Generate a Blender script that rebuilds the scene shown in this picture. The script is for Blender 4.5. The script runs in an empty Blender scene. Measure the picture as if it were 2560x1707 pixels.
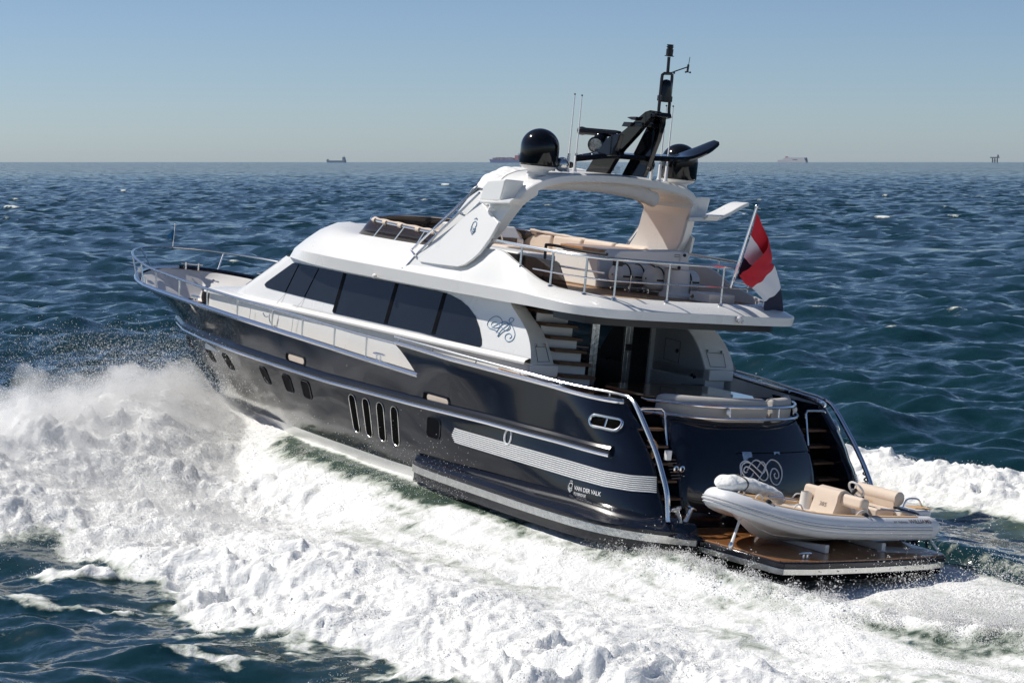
# Motor yacht at speed on open sea, seen from its port quarter.
import bpy, bmesh, math, random
import numpy as np
from mathutils import Matrix, Vector
rng = np.random.default_rng(7)
random.seed(7)
S = bpy.context.scene
COL = S.collection
rad = math.radians

# ------------------------------------------------------------------ camera
# everything is laid out in metres; the water is z = 0, the camera looks along +Y
FOC = 5501.19            # focal length in pixels of the 2560 wide photograph
HP = 0.0817091           # camera pitch below the horizon
SEA = 2.70               # sea level below the yacht's own origin
CAMH = 3.98716 + SEA
cd = bpy.data.cameras.new('camera'); cam = bpy.data.objects.new('camera', cd); COL.objects.link(cam)
cd.sensor_width = 36.0; cd.lens = FOC / 2560 * 36.0
cd.clip_start = 0.5; cd.clip_end = 80000
cam.location = (0, 0, CAMH); cam.rotation_euler = (math.pi/2 - HP, 0, 0)
S.camera = cam

# ------------------------------------------------------------------ sky, sun, exposure
SUN = Vector((-0.603, 0.185, 0.775)).normalized()
w = bpy.data.worlds.new('World'); S.world = w; w.use_nodes = True
nt = w.node_tree; nt.nodes.clear()
sky = nt.nodes.new('ShaderNodeTexSky'); sky.sky_type = 'NISHITA'; sky.sun_disc = False
sky.sun_elevation = math.asin(SUN.z); sky.sun_rotation = math.atan2(SUN.x, SUN.y)
sky.altitude = 0; sky.air_density = 0.6; sky.dust_density = 0.34; sky.ozone_density = 4.0
bg = nt.nodes.new('ShaderNodeBackground'); bg.inputs['Strength'].default_value = 0.092
wo = nt.nodes.new('ShaderNodeOutputWorld')
nt.links.new(sky.outputs[0], bg.inputs[0]); nt.links.new(bg.outputs[0], wo.inputs[0])
sl = bpy.data.lights.new('sun', 'SUN'); sl.energy = 4.8; sl.angle = rad(0.5); sl.color = (1.0, 0.945, 0.865)
sun = bpy.data.objects.new('sun', sl); COL.objects.link(sun)
sun.rotation_euler = (-SUN).to_track_quat('-Z', 'Y').to_euler(); sun.location = SUN * 60
S.view_settings.view_transform = 'Standard'; S.view_settings.look = 'None'
S.view_settings.exposure = 0.0; S.view_settings.gamma = 1.0
S.cycles.max_bounces = 24; S.cycles.diffuse_bounces = 12; S.cycles.transmission_bounces = 4; S.cycles.volume_bounces = 1; S.cycles.glossy_bounces = 4; S.cycles.transparent_max_bounces = 16
S.cycles.caustics_reflective = False; S.cycles.caustics_refractive = False
S.cycles.use_denoising = True

# ------------------------------------------------------------------ yacht frame: x forward, y to port, z up
RW = Matrix(((-0.58951469, -0.80161158, 0.09945507), (0.80542581, -0.59268912, -0.00297738), (0.06133264, 0.07834847, 0.9950376)))
TW = Vector((3.69890688, 36.91414723, SEA))
BOAT = Matrix.Translation(TW) @ RW.to_4x4()
RC = np.array([[-0.58951469, -0.80161158, 0.09945507], [-0.12686539, -0.02971287, -0.99147482], [0.79773279, -0.59710637, -0.08418059]])
TC = np.array([3.69890688, 0.96099683, 37.11641457]); CB = -RC.T @ TC     # camera in the yacht frame
# survey helpers: where a sight line through a picture point meets a plane of the yacht (used to measure lengths)
ZM = dict(z1=(300,520,2.94), z2=(860,400,2.94), z3=(1260,80,3.92), z4=(1240,500,2.94), z5=(1000,900,2.94), z6=(1600,900,2.94), z7=(0,800,2.94),
  a1=(320,540,5.8725), a2=(860,420,5.8725), a3=(1180,400,5.8725), a4=(1560,440,4.704), a5=(1500,560,5.8725), a6=(1620,640,5.345), a7=(1300,740,5.8725), a8=(1600,800,4.704),
  b1=(1560,980,5.8725), b2=(1640,1220,5.8725), b3=(2000,1160,5.8725), b4=(1340,1150,5.6), b5=(1500,100,9.046), b6=(1420,260,6.533), c1=(860,980,5.8725), f=(0,0,1))
def px(z, u, v):
    x0, y0, s = ZM[z]; return x0 + u/s, y0 + v/s
def ray(p): return RC.T @ np.array([(p[0]-1280)/FOC, (p[1]-853.5)/FOC, 1.0])
def onp(ax, val, z, u, v):
    r = ray(px(z, u, v)); t = (val - CB[ax]) / r[ax]; return CB + t*r
def onX(x, z, u, v): return onp(0, x, z, u, v)
def onY(y, z, u, v): return onp(1, y, z, u, v)
def onZ(zz, z, u, v): return onp(2, zz, z, u, v)

# ------------------------------------------------------------------ materials
MATS = {}
def mat(name, col, rough=0.5, metal=0.0, coat=0.0, spec=0.5, noise=None, bump=None, alpha=None, ior=1.5, sheen=0, emit=None):
    m = bpy.data.materials.new(name); m.use_nodes = True; t = m.node_tree
    b = t.nodes['Principled BSDF']
    b.inputs['Base Color'].default_value = (*col, 1); b.inputs['Roughness'].default_value = rough
    b.inputs['Metallic'].default_value = metal; b.inputs['Coat Weight'].default_value = coat; b.inputs['Coat Roughness'].default_value = 0.03
    b.inputs['Specular IOR Level'].default_value = spec; b.inputs['IOR'].default_value = ior
    if sheen: b.inputs['Sheen Weight'].default_value = sheen
    if alpha is not None: b.inputs['Alpha'].default_value = alpha
    tc = t.nodes.new('ShaderNodeTexCoord')
    if noise:      # (scale, amount): gentle variation of tone and gloss, dirt and wear
        n = t.nodes.new('ShaderNodeTexNoise'); n.inputs['Scale'].default_value = noise[0]; n.inputs['Detail'].default_value = 6
        t.links.new(tc.outputs['Object'], n.inputs['Vector'])
        r = t.nodes.new('ShaderNodeMapRange'); r.inputs[1].default_value = 0.3; r.inputs[2].default_value = 0.7
        r.inputs[3].default_value = 1-noise[1]; r.inputs[4].default_value = 1+noise[1]*0.4
        t.links.new(n.outputs['Fac'], r.inputs[0])
        h = t.nodes.new('ShaderNodeHueSaturation'); h.inputs['Color'].default_value = (*col, 1)
        t.links.new(r.outputs[0], h.inputs['Value']); t.links.new(h.outputs[0], b.inputs['Base Color'])
        r2 = t.nodes.new('ShaderNodeMapRange'); r2.inputs[3].default_value = rough*0.8; r2.inputs[4].default_value = min(1, rough*1.25)
        t.links.new(n.outputs['Fac'], r2.inputs[0]); t.links.new(r2.outputs[0], b.inputs['Roughness'])
    if bump:       # (scale, strength, distance)
        n = t.nodes.new('ShaderNodeTexNoise'); n.inputs['Scale'].default_value = bump[0]; n.inputs['Detail'].default_value = 5
        t.links.new(tc.outputs['Object'], n.inputs['Vector'])
        q = t.nodes.new('ShaderNodeBump'); q.inputs['Strength'].default_value = bump[1]; q.inputs['Distance'].default_value = bump[2]
        t.links.new(n.outputs['Fac'], q.inputs['Height']); t.links.new(q.outputs[0], b.inputs['Normal'])
        if coat: t.links.new(q.outputs[0], b.inputs['Coat Normal'])
    MATS[name] = m; return m
white = mat('white gelcoat', (0.80, 0.80, 0.78), 0.28, coat=0.25, noise=(1.2, 0.03))
white2 = mat('white satin paint', (0.74, 0.72, 0.69), 0.45, noise=(2.0, 0.04))
navy = mat('navy hull paint', (0.0035, 0.005, 0.011), 0.12, coat=0.35, spec=0.4, bump=(0.9, 0.05, 0.05))
navy2 = mat('navy trim paint', (0.004, 0.006, 0.013), 0.14, coat=0.35, spec=0.4)
glass = mat('tinted window glass', (0.012, 0.014, 0.018), 0.05, spec=0.42, bump=(0.7, 0.04, 0.04), noise=(1.5, 0.25))
glassb = mat('black glazing', (0.004, 0.004, 0.005), 0.03, coat=0.5, spec=0.5, bump=(1.1, 0.03, 0.03))
porth = mat('porthole glass', (0.002, 0.002, 0.003), 0.5, spec=0.06)
steel = mat('polished stainless steel', (0.76, 0.76, 0.77), 0.19, 1.0)
bright = mat('bright louvre steel', (0.86, 0.86, 0.86), 0.38, 0.7)
steel2 = mat('brushed stainless steel', (0.70, 0.69, 0.66), 0.24, 1.0, noise=(9, 0.15), bump=(14, 0.25, 0.02))
black = mat('black gloss composite', (0.004, 0.004, 0.005), 0.10, coat=0.25, spec=0.3)
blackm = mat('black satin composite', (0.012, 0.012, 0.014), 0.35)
hole = mat('dark opening', (0.002, 0.002, 0.002), 0.9, spec=0.05)
treadw = mat('teak darkened for shade', (0.10, 0.045, 0.018), 0.5, noise=(9, .2))  # stair treads: teak colour deepened to carry the shade of the wells
cream = mat('cream upholstery', (0.66, 0.55, 0.45), 0.7, bump=(18, 0.12, 0.02), noise=(6, 0.05))
grey = mat('grey upholstery', (0.43, 0.41, 0.39), 0.75, bump=(22, 0.15, 0.02), noise=(5, 0.06))
canvas = mat('white canvas', (0.70, 0.66, 0.61), 0.85, bump=(5.0, 0.5, 0.08))
sheet = mat('white cover sheet', (0.78, 0.78, 0.77), 0.7, bump=(8.0, 0.8, 0.06))
tube_m = mat('white boat tube fabric', (0.70, 0.71, 0.73), 0.42, noise=(3, 0.04))
grp = mat('white moulded hull', (0.74, 0.72, 0.69), 0.32, coat=0.3, noise=(2, 0.03))
tan = mat('tan rubber deck', (0.60, 0.38, 0.18), 0.55, noise=(5, 0.06))
liner = mat('light grey liner', (0.56, 0.56, 0.57), 0.5, noise=(1.5, 0.05))
rubber = mat('black rubber', (0.012, 0.012, 0.013), 0.6)
bone = mat('antenna white', (0.78, 0.78, 0.78), 0.4)
woodrim = mat('varnished teak trim', (0.42, 0.21, 0.08), 0.35, noise=(14, 0.2), coat=0.3)
red = mat('red bunting', (0.55, 0.012, 0.03), 0.8); whi = mat('white bunting', (0.78, 0.78, 0.82), 0.8); blu = mat('navy bunting', (0.012, 0.016, 0.045), 0.8)
cyan = mat('blue pennant', (0.02, 0.20, 0.42), 0.7)
brown = mat('brown lettering', (0.16, 0.12, 0.10), 0.5)
bluescr = mat('steel blue scroll', (0.16, 0.27, 0.40), 0.35)
ink = mat('dark marking', (0.03, 0.04, 0.06), 0.5)
silver = mat('silver lettering', (0.72, 0.72, 0.73), 0.35, 0.3)
amber = mat('amber mooring rope', (0.5, 0.26, 0.10), 0.8)

def teak_mat(name, col, rough, coat, plank=0.075, axis='Y'):
    m = bpy.data.materials.new(name); m.use_nodes = True; t = m.node_tree; b = t.nodes['Principled BSDF']
    tc = t.nodes.new('ShaderNodeTexCoord'); sp = t.nodes.new('ShaderNodeSeparateXYZ'); t.links.new(tc.outputs['Object'], sp.inputs[0])
    md = t.nodes.new('ShaderNodeMath'); md.operation = 'DIVIDE'; md.inputs[1].default_value = plank; t.links.new(sp.outputs[axis], md.inputs[0])
    fr = t.nodes.new('ShaderNodeMath'); fr.operation = 'FRACT'; t.links.new(md.outputs[0], fr.inputs[0])
    fl = t.nodes.new('ShaderNodeMath'); fl.operation = 'FLOOR'; t.links.new(md.outputs[0], fl.inputs[0])
    wn = t.nodes.new('ShaderNodeTexWhiteNoise'); wn.noise_dimensions = '1D'; t.links.new(fl.outputs[0], wn.inputs['W'])
    mp = t.nodes.new('ShaderNodeMapping'); mp.inputs['Scale'].default_value = (3, 40, 10) if axis == 'Y' else (40, 3, 10)
    t.links.new(tc.outputs['Object'], mp.inputs[0])
    n = t.nodes.new('ShaderNodeTexNoise'); n.inputs['Scale'].default_value = 1.0; n.inputs['Detail'].default_value = 4; t.links.new(mp.outputs[0], n.inputs['Vector'])
    ad = t.nodes.new('ShaderNodeMath'); ad.operation = 'ADD'; t.links.new(n.outputs['Fac'], ad.inputs[0]); t.links.new(wn.outputs['Value'], ad.inputs[1])
    r = t.nodes.new('ShaderNodeMapRange'); r.inputs[1].default_value = 0.3; r.inputs[2].default_value = 1.6; r.inputs[3].default_value = 0.65; r.inputs[4].default_value = 1.2
    t.links.new(ad.outputs[0], r.inputs[0])
    h = t.nodes.new('ShaderNodeHueSaturation'); h.inputs['Color'].default_value = (*col, 1); t.links.new(r.outputs[0], h.inputs['Value'])
    lt = t.nodes.new('ShaderNodeMath'); lt.operation = 'LESS_THAN'; lt.inputs[1].default_value = 0.09; t.links.new(fr.outputs[0], lt.inputs[0])
    mx = t.nodes.new('ShaderNodeMix'); mx.data_type = 'RGBA'; t.links.new(lt.outputs[0], mx.inputs[0]); t.links.new(h.outputs[0], mx.inputs[6]); mx.inputs[7].default_value = (0.02, 0.015, 0.012, 1)
    t.links.new(mx.outputs[2], b.inputs['Base Color']); b.inputs['Roughness'].default_value = rough; b.inputs['Coat Weight'].default_value = coat; b.inputs['Coat Roughness'].default_value = 0.08
    MATS[name] = m; return m
teak = teak_mat('wet teak planking', (0.30, 0.125, 0.04), 0.35, 0.6, 0.075, 'Y')
teakd = teak_mat('dry teak planking', (0.40, 0.25, 0.14), 0.6, 0.0, 0.06, 'Y')
smoke = bpy.data.materials.new('smoked acrylic'); smoke.use_nodes = True
_t = smoke.node_tree; _b = _t.nodes['Principled BSDF']; _b.inputs['Base Color'].default_value = (0.035, 0.024, 0.02, 1); _b.inputs['Roughness'].default_value = 0.05
_b.inputs['Alpha'].default_value = 0.82

# ------------------------------------------------------------------ mesh helpers
class MB:
    def __init__(s): s.v = []; s.f = []; s.mi = []
    def add(s, vs, fs, mi=0):
        o = len(s.v); s.v += [tuple(map(float, p)) for p in vs]; s.f += [tuple(i+o for i in f) for f in fs]; s.mi += [mi]*len(fs); return s
    def grid(s, rows, cu=False, cv=False, mi=0):       # rows of points; cu closes along a row, cv closes across rows
        n = len(rows); k = len(rows[0]); vs = [p for r in rows for p in r]; fs = []
        for i in range(n if cv else n-1):
            for j in range(k if cu else k-1):
                fs.append((i*k+j, i*k+(j+1) % k, ((i+1) % n)*k+(j+1) % k, ((i+1) % n)*k+j))
        return s.add(vs, fs, mi)
    def tube(s, path, r, n=8, closed=False, cap=True, mi=0):
        P = [Vector(tuple(map(float, p))) for p in path]; m = len(P); rr = r if isinstance(r, (list, tuple)) else [r]*m
        rows = []; up = None
        for i in range(m):
            a = P[(i-1) % m] if (closed or i > 0) else P[i]; b = P[(i+1) % m] if (closed or i < m-1) else P[i]
            t = (b-a); t = t.normalized() if t.length > 1e-9 else Vector((1, 0, 0))
            if up is None:
                up = Vector((0, 0, 1)) if abs(t.z) < 0.9 else Vector((1, 0, 0))
            u = (up - t*up.dot(t)); u = u.normalized() if u.length > 1e-6 else t.orthogonal().normalized(); up = u; q = t.cross(u)
            rows.append([P[i] + (u*math.cos(2*math.pi*j/n) + q*math.sin(2*math.pi*j/n))*rr[i] for j in range(n)])
        s.grid(rows, cu=True, cv=closed, mi=mi)
        if cap and not closed:
            o = len(s.v); s.add(rows[0], [tuple(range(n))[::-1]], mi); s.add(rows[-1], [tuple(range(n))], mi)
        return s
    def prism(s, poly, off, mi=0):
        n = len(poly); A = [Vector(tuple(map(float, p))) for p in poly]; o = Vector(off); B = [p+o for p in A]
        s.add(A+B, [tuple(range(n))[::-1], tuple(range(n, 2*n))] + [(i, (i+1) % n, n+(i+1) % n, n+i) for i in range(n)], mi); return s
    def box(s, lo, hi, mi=0):
        (a, b, c), (d, e, f) = lo, hi
        return s.prism([(a, b, c), (d, b, c), (d, e, c), (a, e, c)], (0, 0, f-c), mi)
    def lathe(s, prof, c, n=24, axis=Vector((0, 0, 1)), mi=0):
        ax = Vector(axis).normalized(); u = ax.orthogonal().normalized(); q = ax.cross(u); c = Vector(tuple(map(float, c)))
        rows = [[c + ax*z + (u*math.cos(2*math.pi*j/n) + q*math.sin(2*math.pi*j/n))*max(r, 1e-4) for j in range(n)] for r, z in prof]
        return s.grid(rows, cu=True, mi=mi)
    def ball(s, c, r, n=12, sq=(1, 1, 1), mi=0):
        c = Vector(tuple(map(float, c)))
        rows = [[c + Vector((sq[0]*r*math.sin(a)*math.cos(b), sq[1]*r*math.sin(a)*math.sin(b), sq[2]*r*math.cos(a))) for b in [2*math.pi*j/n for j in range(n)]] for a in [max(1e-3, min(math.pi-1e-3, math.pi*i/(n//2))) for i in range(n//2+1)]]
        return s.grid(rows, cu=True, mi=mi)
    def build(s, name, mats, parent=None, ang=35, bevel=0, smooth=True, solid=0, sub=0, place=True):
        me = bpy.data.meshes.new(name); me.from_pydata(s.v, [], s.f); me.validate()
        for m in (mats if isinstance(mats, (list, tuple)) else [mats]): me.materials.append(m)
        if any(s.mi) and len(me.polygons) == len(s.mi): me.polygons.foreach_set('material_index', s.mi)
        b = bmesh.new(); b.from_mesh(me); bmesh.ops.remove_doubles(b, verts=b.verts, dist=1e-5); bmesh.ops.recalc_face_normals(b, faces=b.faces); b.to_mesh(me); b.free()
        if smooth:
            me.polygons.foreach_set('use_smooth', [True]*len(me.polygons)); me.set_sharp_from_angle(angle=rad(ang))
        o = bpy.data.objects.new(name, me); COL.objects.link(o)
        if parent is not None: o.parent = parent
        if solid: md = o.modifiers.new('solid', 'SOLIDIFY'); md.thickness = solid; md.offset = 0
        if bevel:
            md = o.modifiers.new('bevel', 'BEVEL'); md.width = bevel; md.segments = 3; md.limit_method = 'ANGLE'; md.angle_limit = rad(30)
            md.harden_normals = True
        if sub: md = o.modifiers.new('sub', 'SUBSURF'); md.levels = sub; md.render_levels = sub
        return o
def tag(o, label, cat, group=None, kind=None):
    if label: o['label'] = label
    if cat: o['category'] = cat
    if group: o['group'] = group
    if kind: o['kind'] = kind
    return o
def thing(name, label, cat, group=None, mtx=None):
    o = bpy.data.objects.new(name, None); COL.objects.link(o); o.empty_display_size = 0.3
    if mtx is not None: o.matrix_world = mtx
    return tag(o, label, cat, group)
def spline(pts, n=8, closed=False):           # Catmull-Rom through points
    P = [np.array(p, float) for p in pts]; out = []; m = len(P)
    for i in range(m if closed else m-1):
        p0 = P[(i-1) % m] if (closed or i > 0) else 2*P[0]-P[1]; p1 = P[i]; p2 = P[(i+1) % m]; p3 = P[(i+2) % m] if (closed or i < m-2) else 2*P[-1]-P[-2]
        for k in range(n):
            t = k/n; out.append(0.5*((2*p1) + (-p0+p2)*t + (2*p0-5*p1+4*p2-p3)*t*t + (-p0+3*p1-3*p2+p3)*t**3))
    if not closed: out.append(P[-1])
    return out
def mirror(pts): return [(p[0], -p[1], p[2]) for p in pts]
def T(xs, ys): return lambda x: float(np.interp(x, xs, ys))
def text_mesh(txt, h, bold=False, width=1.0, shear=0.0):      # letters as flat faces, baseline at y = 0
    c = bpy.data.curves.new('letters', 'FONT'); c.body = txt; c.size = h; c.shear = shear; c.fill_mode = 'FRONT'; c.resolution_u = 3
    if bold: c.offset = h*0.018
    o = bpy.data.objects.new('letters', c); COL.objects.link(o); dg = bpy.context.evaluated_depsgraph_get(); dg.update()
    me = o.evaluated_get(dg).to_mesh(); vs = [(v.co.x*width, v.co.y) for v in me.vertices]; fs = [tuple(p.vertices) for p in me.polygons]
    bpy.data.objects.remove(o); bpy.data.curves.remove(c); return vs, fs

# ------------------------------------------------------------------ the sea
class Noise2:
    def __init__(s, seed):
        r = np.random.default_rng(seed); s.p = r.permutation(512); a = r.random(512)*2*np.pi; s.gx = np.cos(a); s.gy = np.sin(a)
    def __call__(s, x, y):
        xi = np.floor(x).astype(np.int64); yi = np.floor(y).astype(np.int64); xf = x-xi; yf = y-yi
        def g(i, j):
            h = s.p[(s.p[(xi+i) & 511] + yi + j) & 511]; return s.gx[h]*(xf-i) + s.gy[h]*(yf-j)
        u = xf*xf*xf*(xf*(xf*6-15)+10); v = yf*yf*yf*(yf*(yf*6-15)+10)
        a = g(0, 0); b = g(1, 0); c = g(0, 1); d = g(1, 1)
        return ((a+(b-a)*u) + ((c+(d-c)*u)-(a+(b-a)*u))*v)*1.4
def fbm(n, x, y, o=4, lac=2.03, gain=0.5):
    s = np.zeros_like(x); a = 1.0; t = 0
    for k in range(o): s += a*n(x+17.3*k, y-9.1*k); t += a; a *= gain; x = x*lac; y = y*lac
    return s/t
def sst(e0, e1, x):
    t = np.clip((x-e0)/(e1-e0), 0, 1); return t*t*(3-2*t)
HEAD = np.array([-0.5895, 0.8054]); HEAD /= np.linalg.norm(HEAD); PORT = np.array([-HEAD[1], HEAD[0]])
def to_ab(X, Y):
    dx = X-TW.x; dy = Y-TW.y; return dx*HEAD[0]+dy*HEAD[1], dx*PORT[0]+dy*PORT[1]
def to_xy(a, b): return TW.x + a*HEAD[0] + b*PORT[0], TW.y + a*HEAD[1] + b*PORT[1]
HB = ([-8, -1.8, -1.2, 0, 5, 9, 12, 15, 17, 18], [2.2, 2.3, 2.6, 2.8, 2.85, 2.35, 1.65, 0.75, 0.15, 0.0])
WAVES = []
_r = np.random.default_rng(21)
for i in range(64):
    lam = 0.7*(9.5/0.7)**_r.random(); ang = rad(-112) + _r.normal(0, 0.6)
    WAVES.append((2*math.pi/lam, math.cos(ang), math.sin(ang), 0.0086*lam*(0.6+0.8*_r.random())*min(1, (5.0/lam)**1.3), _r.random()*6.28, lam))
N1, N2, N3, N4, N5 = [Noise2(k) for k in (1, 2, 3, 4, 5)]
def ambient(X, Y, cell):
    wx = X + 1.1*fbm(N4, X/7, Y/7, 2); wy = Y + 1.1*fbm(N5, X/7, Y/7, 2)
    h = np.zeros_like(X); gust = 1 + 0.45*fbm(N3, X/38, Y/38, 2)
    for k, cx, cy, A, ph, lam in WAVES:
        f = np.clip((lam/(2.2*cell)-1), 0, 1)
        th = k*(cx*wx+cy*wy)+ph; h += A*f*(np.cos(th) + 0.22*np.cos(2*th))
    return h*gust
def sea_surface(X, Y, cell):
    """height, foam cover, aeration of the water at world positions"""
    a, b = to_ab(X, Y)
    near = sst(64, 40, np.hypot(a-4, b))
    wq = 0.9*fbm(N1, X/2.6, Y/2.6, 4) + 0.35*fbm(N2, X/0.8, Y/0.8, 3)
    ab = np.abs(b); side = np.sign(b)
    hb = np.interp(a, *HB); d = ab - hb
    h = ambient(X, Y, cell)
    # bow wave and the band of broken water it leaves along each side
    env = sst(18.4, 16.5, a)
    esw = np.interp(a, [-12, -7, -3.5, -1.5, 1, 5, 9, 15], [0.0, 0.02, 0.22, 0.46, 0.72, 1.02, 1.22, 1.32]); eri = np.interp(a, [-40, -22, -10, 0, 6, 14], [0.12, 0.2, 0.35, 0.75, 1.0, 1.0])
    bout = np.where(b > 0, np.interp(a, [-30, -10, 0, 8, 11, 14, 16.5, 18.2], [10.2, 9.7, 9.4, 9.5, 9.6, 8.2, 4.6, 0.6]),
                    np.interp(a, [-30, -10, 0, 6, 10, 14, 16.5, 18.2], [12.6, 11.0, 10.4, 10.0, 9.6, 7.6, 4.6, 0.6]))
    edge = ab - bout + 1.25*wq + 1.3*fbm(N4, X/5.5+3, Y/5.5, 3)*near
    inner = np.where(b > 0, np.interp(a, [-12, -8, -4, 0, 3, 7, 12, 16], [0.3, 0.25, 0.2, 0.15, 0.3, 0.8, 0.6, 0.05]),
                     np.interp(a, [-12, -6, 0, 4, 8, 12, 16], [4.6, 4.2, 3.4, 2.6, 1.8, 1.3, 0.3]))
    band = sst(0.5, -0.35, edge)*sst(inner-0.45, inner+0.6, d + 0.55*wq)*sst(18.4, 17.2, a)
    swell = np.exp(-(np.clip(d, 0, None)/1.7)**2)*np.where(b > 0, 0.92, 0.7)*esw
    ridge = np.exp(-((ab-np.where(b > 0, 0.72, 0.8)*bout)/1.7)**2)*np.where(b > 0, 0.50, 0.62)*eri
    hw = env*(swell + ridge*sst(1.0, -0.6, edge))
    # hollow behind the transom with its steep walls, then the hump of the stern wave
    tw = np.interp(a, [-13, -10.5, -8, -4.5, -2.0, -1.2], [0.0, 0.5, 1.25, 2.15, 2.45, 2.5]) + 0.12*wq
    hol = sst(-1.2, -2.2, a)*sst(-12.5, -8.0, a)
    t_in = sst(0.35, -0.45, ab-tw)
    hw = hw*(1-t_in*hol) - 1.35*t_in*hol
    lip = np.exp(-((ab-tw-0.35)/0.38)**2)*sst(0.5, -2.5, a)*sst(-14, -9, a)
    hw += lip*np.where(b > 0, 0.24, 0.05)
    hw += 0.55*np.exp(-((a+13.0)/3.2)**2 - (b/3.0)**2)
    # mounds of broken water thrown out by the bow
    ac = np.where(b > 0, np.interp(ab, [0, .6, 1.8, 3.6, 5.6, 8.0, 10.5], [17.6, 17.1, 16.2, 15.1, 14.2, 13.2, 12.0]), np.interp(ab, [0, .6, 1.8, 3.6, 5.6, 8.0], [17.6, 17.1, 16.2, 15.0, 14.0, 12.6]))
    hc = np.where(b > 0, np.interp(ab, [0, .5, 1.8, 3.6, 5.6, 8.0, 10, 12], [0.5, 0.9, 1.5, 1.7, 1.65, 1.45, 1.1, 0]), np.interp(ab, [0, .5, 1.8, 3.6, 5.6, 8.0], [.9, 1.2, 1.25, 1.1, .8, 0]))
    tq = a - ac + 0.5*fbm(N5, X/1.7, Y/1.7, 3); pl = np.exp(-(tq/np.where(tq > 0, 0.8, 4.2))**2)
    mound = hc*pl*(1 + 0.45*fbm(N3, X/2.1, Y/2.1, 4)); hw = np.maximum(hw, mound)
    # foam
    foam = band.copy()
    foam = np.maximum(foam, sst(0.10, 0.42, pl*np.minimum(hc, 1)))
    foam = np.maximum(foam, 0.95*sst(0.42, 0.08, d + 0.12*wq)*sst(-1.5, 1.5, a)*sst(17.5, 16, a))       # white line along the hull
    stern = sst(-7.2, -9.5, a + 0.8*wq - 0.25*ab)*sst(0.4, -0.4, edge)
    foam = np.maximum(foam, stern)
    foam = np.maximum(foam, 0.95*t_in*hol*sst(-1.0, -2.8, a + 0.6*wq))
    foam = np.maximum(foam, lip*1.0*np.where(b > 0, 1.0, 0.3))
    spill = sst(4.2, 0.2, np.abs(edge))*sst(0.10, 0.42, fbm(N5, X/2.2, Y/1.1, 4)+0.08)*np.where((b > 0) & (a < 12) & (a > -4), 0.9, 0.3)
    foam = np.maximum(foam, spill)
    thin = np.where(b > 0, sst(5.2, 2.2, d)*sst(9, 3, a), 0.8*sst(6.0, 3.2, d)*sst(8, 2, a))       # streaky, half dissolved foam
    foam = foam*(1-0.45*thin*sst(-0.2, 0.25, fbm(N2, a/2.4, b/0.6, 4)))
    aer = np.clip(sst(1.8, -2.2, edge)*sst(18.5, 16.5, a)*np.where(b > 0, 1.0, sst(1.6, 3.6, d+0.5*wq)) + hol*t_in*0.6, 0, 1)
    # whitecaps on the open sea
    cap = sst(0.34, 0.56, h + 0.20*fbm(N2, X/3.6, Y/0.9, 4) - 0.02)*sst(0.02, 0.3, fbm(N1, X/26, Y/13, 3))*sst(20, 45, np.abs(edge) + 30*(1-near))
    # lumps of foam
    big = sst(-0.30, 0.45, fbm(N4, X/3.1, Y/2.4, 3))
    wx = X + 0.35*fbm(N5, X/0.9, Y/0.9, 3); wy = Y + 0.35*fbm(N3, X/0.9, Y/0.9, 3)
    bil = 0.40*fbm(N1, wx/2.6, wy/2.0, 3) + big*(0.40*fbm(N2, wx/1.15, wy/0.9, 2) + 0.16*N3(wx/0.62, wy/0.5)) + 0.18*fbm(N4, wx/0.36, wy/0.3, 2)*(0.5+big) + 0.10*(0.36-np.abs(N2(wx/0.21+9, wy/0.18)))*(cell < 0.14) + 0.14
    rough = np.clip(foam, 0, 1)**1.3*np.interp(d, [0, 0.6, 2.5, 5], [0.12, 0.3, 0.75, 1.0])*(1-0.55*thin)*near
    calm = sst(0, 3.0, edge)*0.75+0.25
    calm = 1-(1-calm)*near*sst(20, 17, a)
    calm = calm*np.where(a > -1.5, 1-near*0.8*sst(3.0, 0.5, d)*sst(19, 17, a), 1)
    H = h*calm + hw*near + rough*(bil-0.14)*0.95
    return H, np.clip(np.maximum(foam*near, 0.9*cap), 0, 1), aer*near
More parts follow.
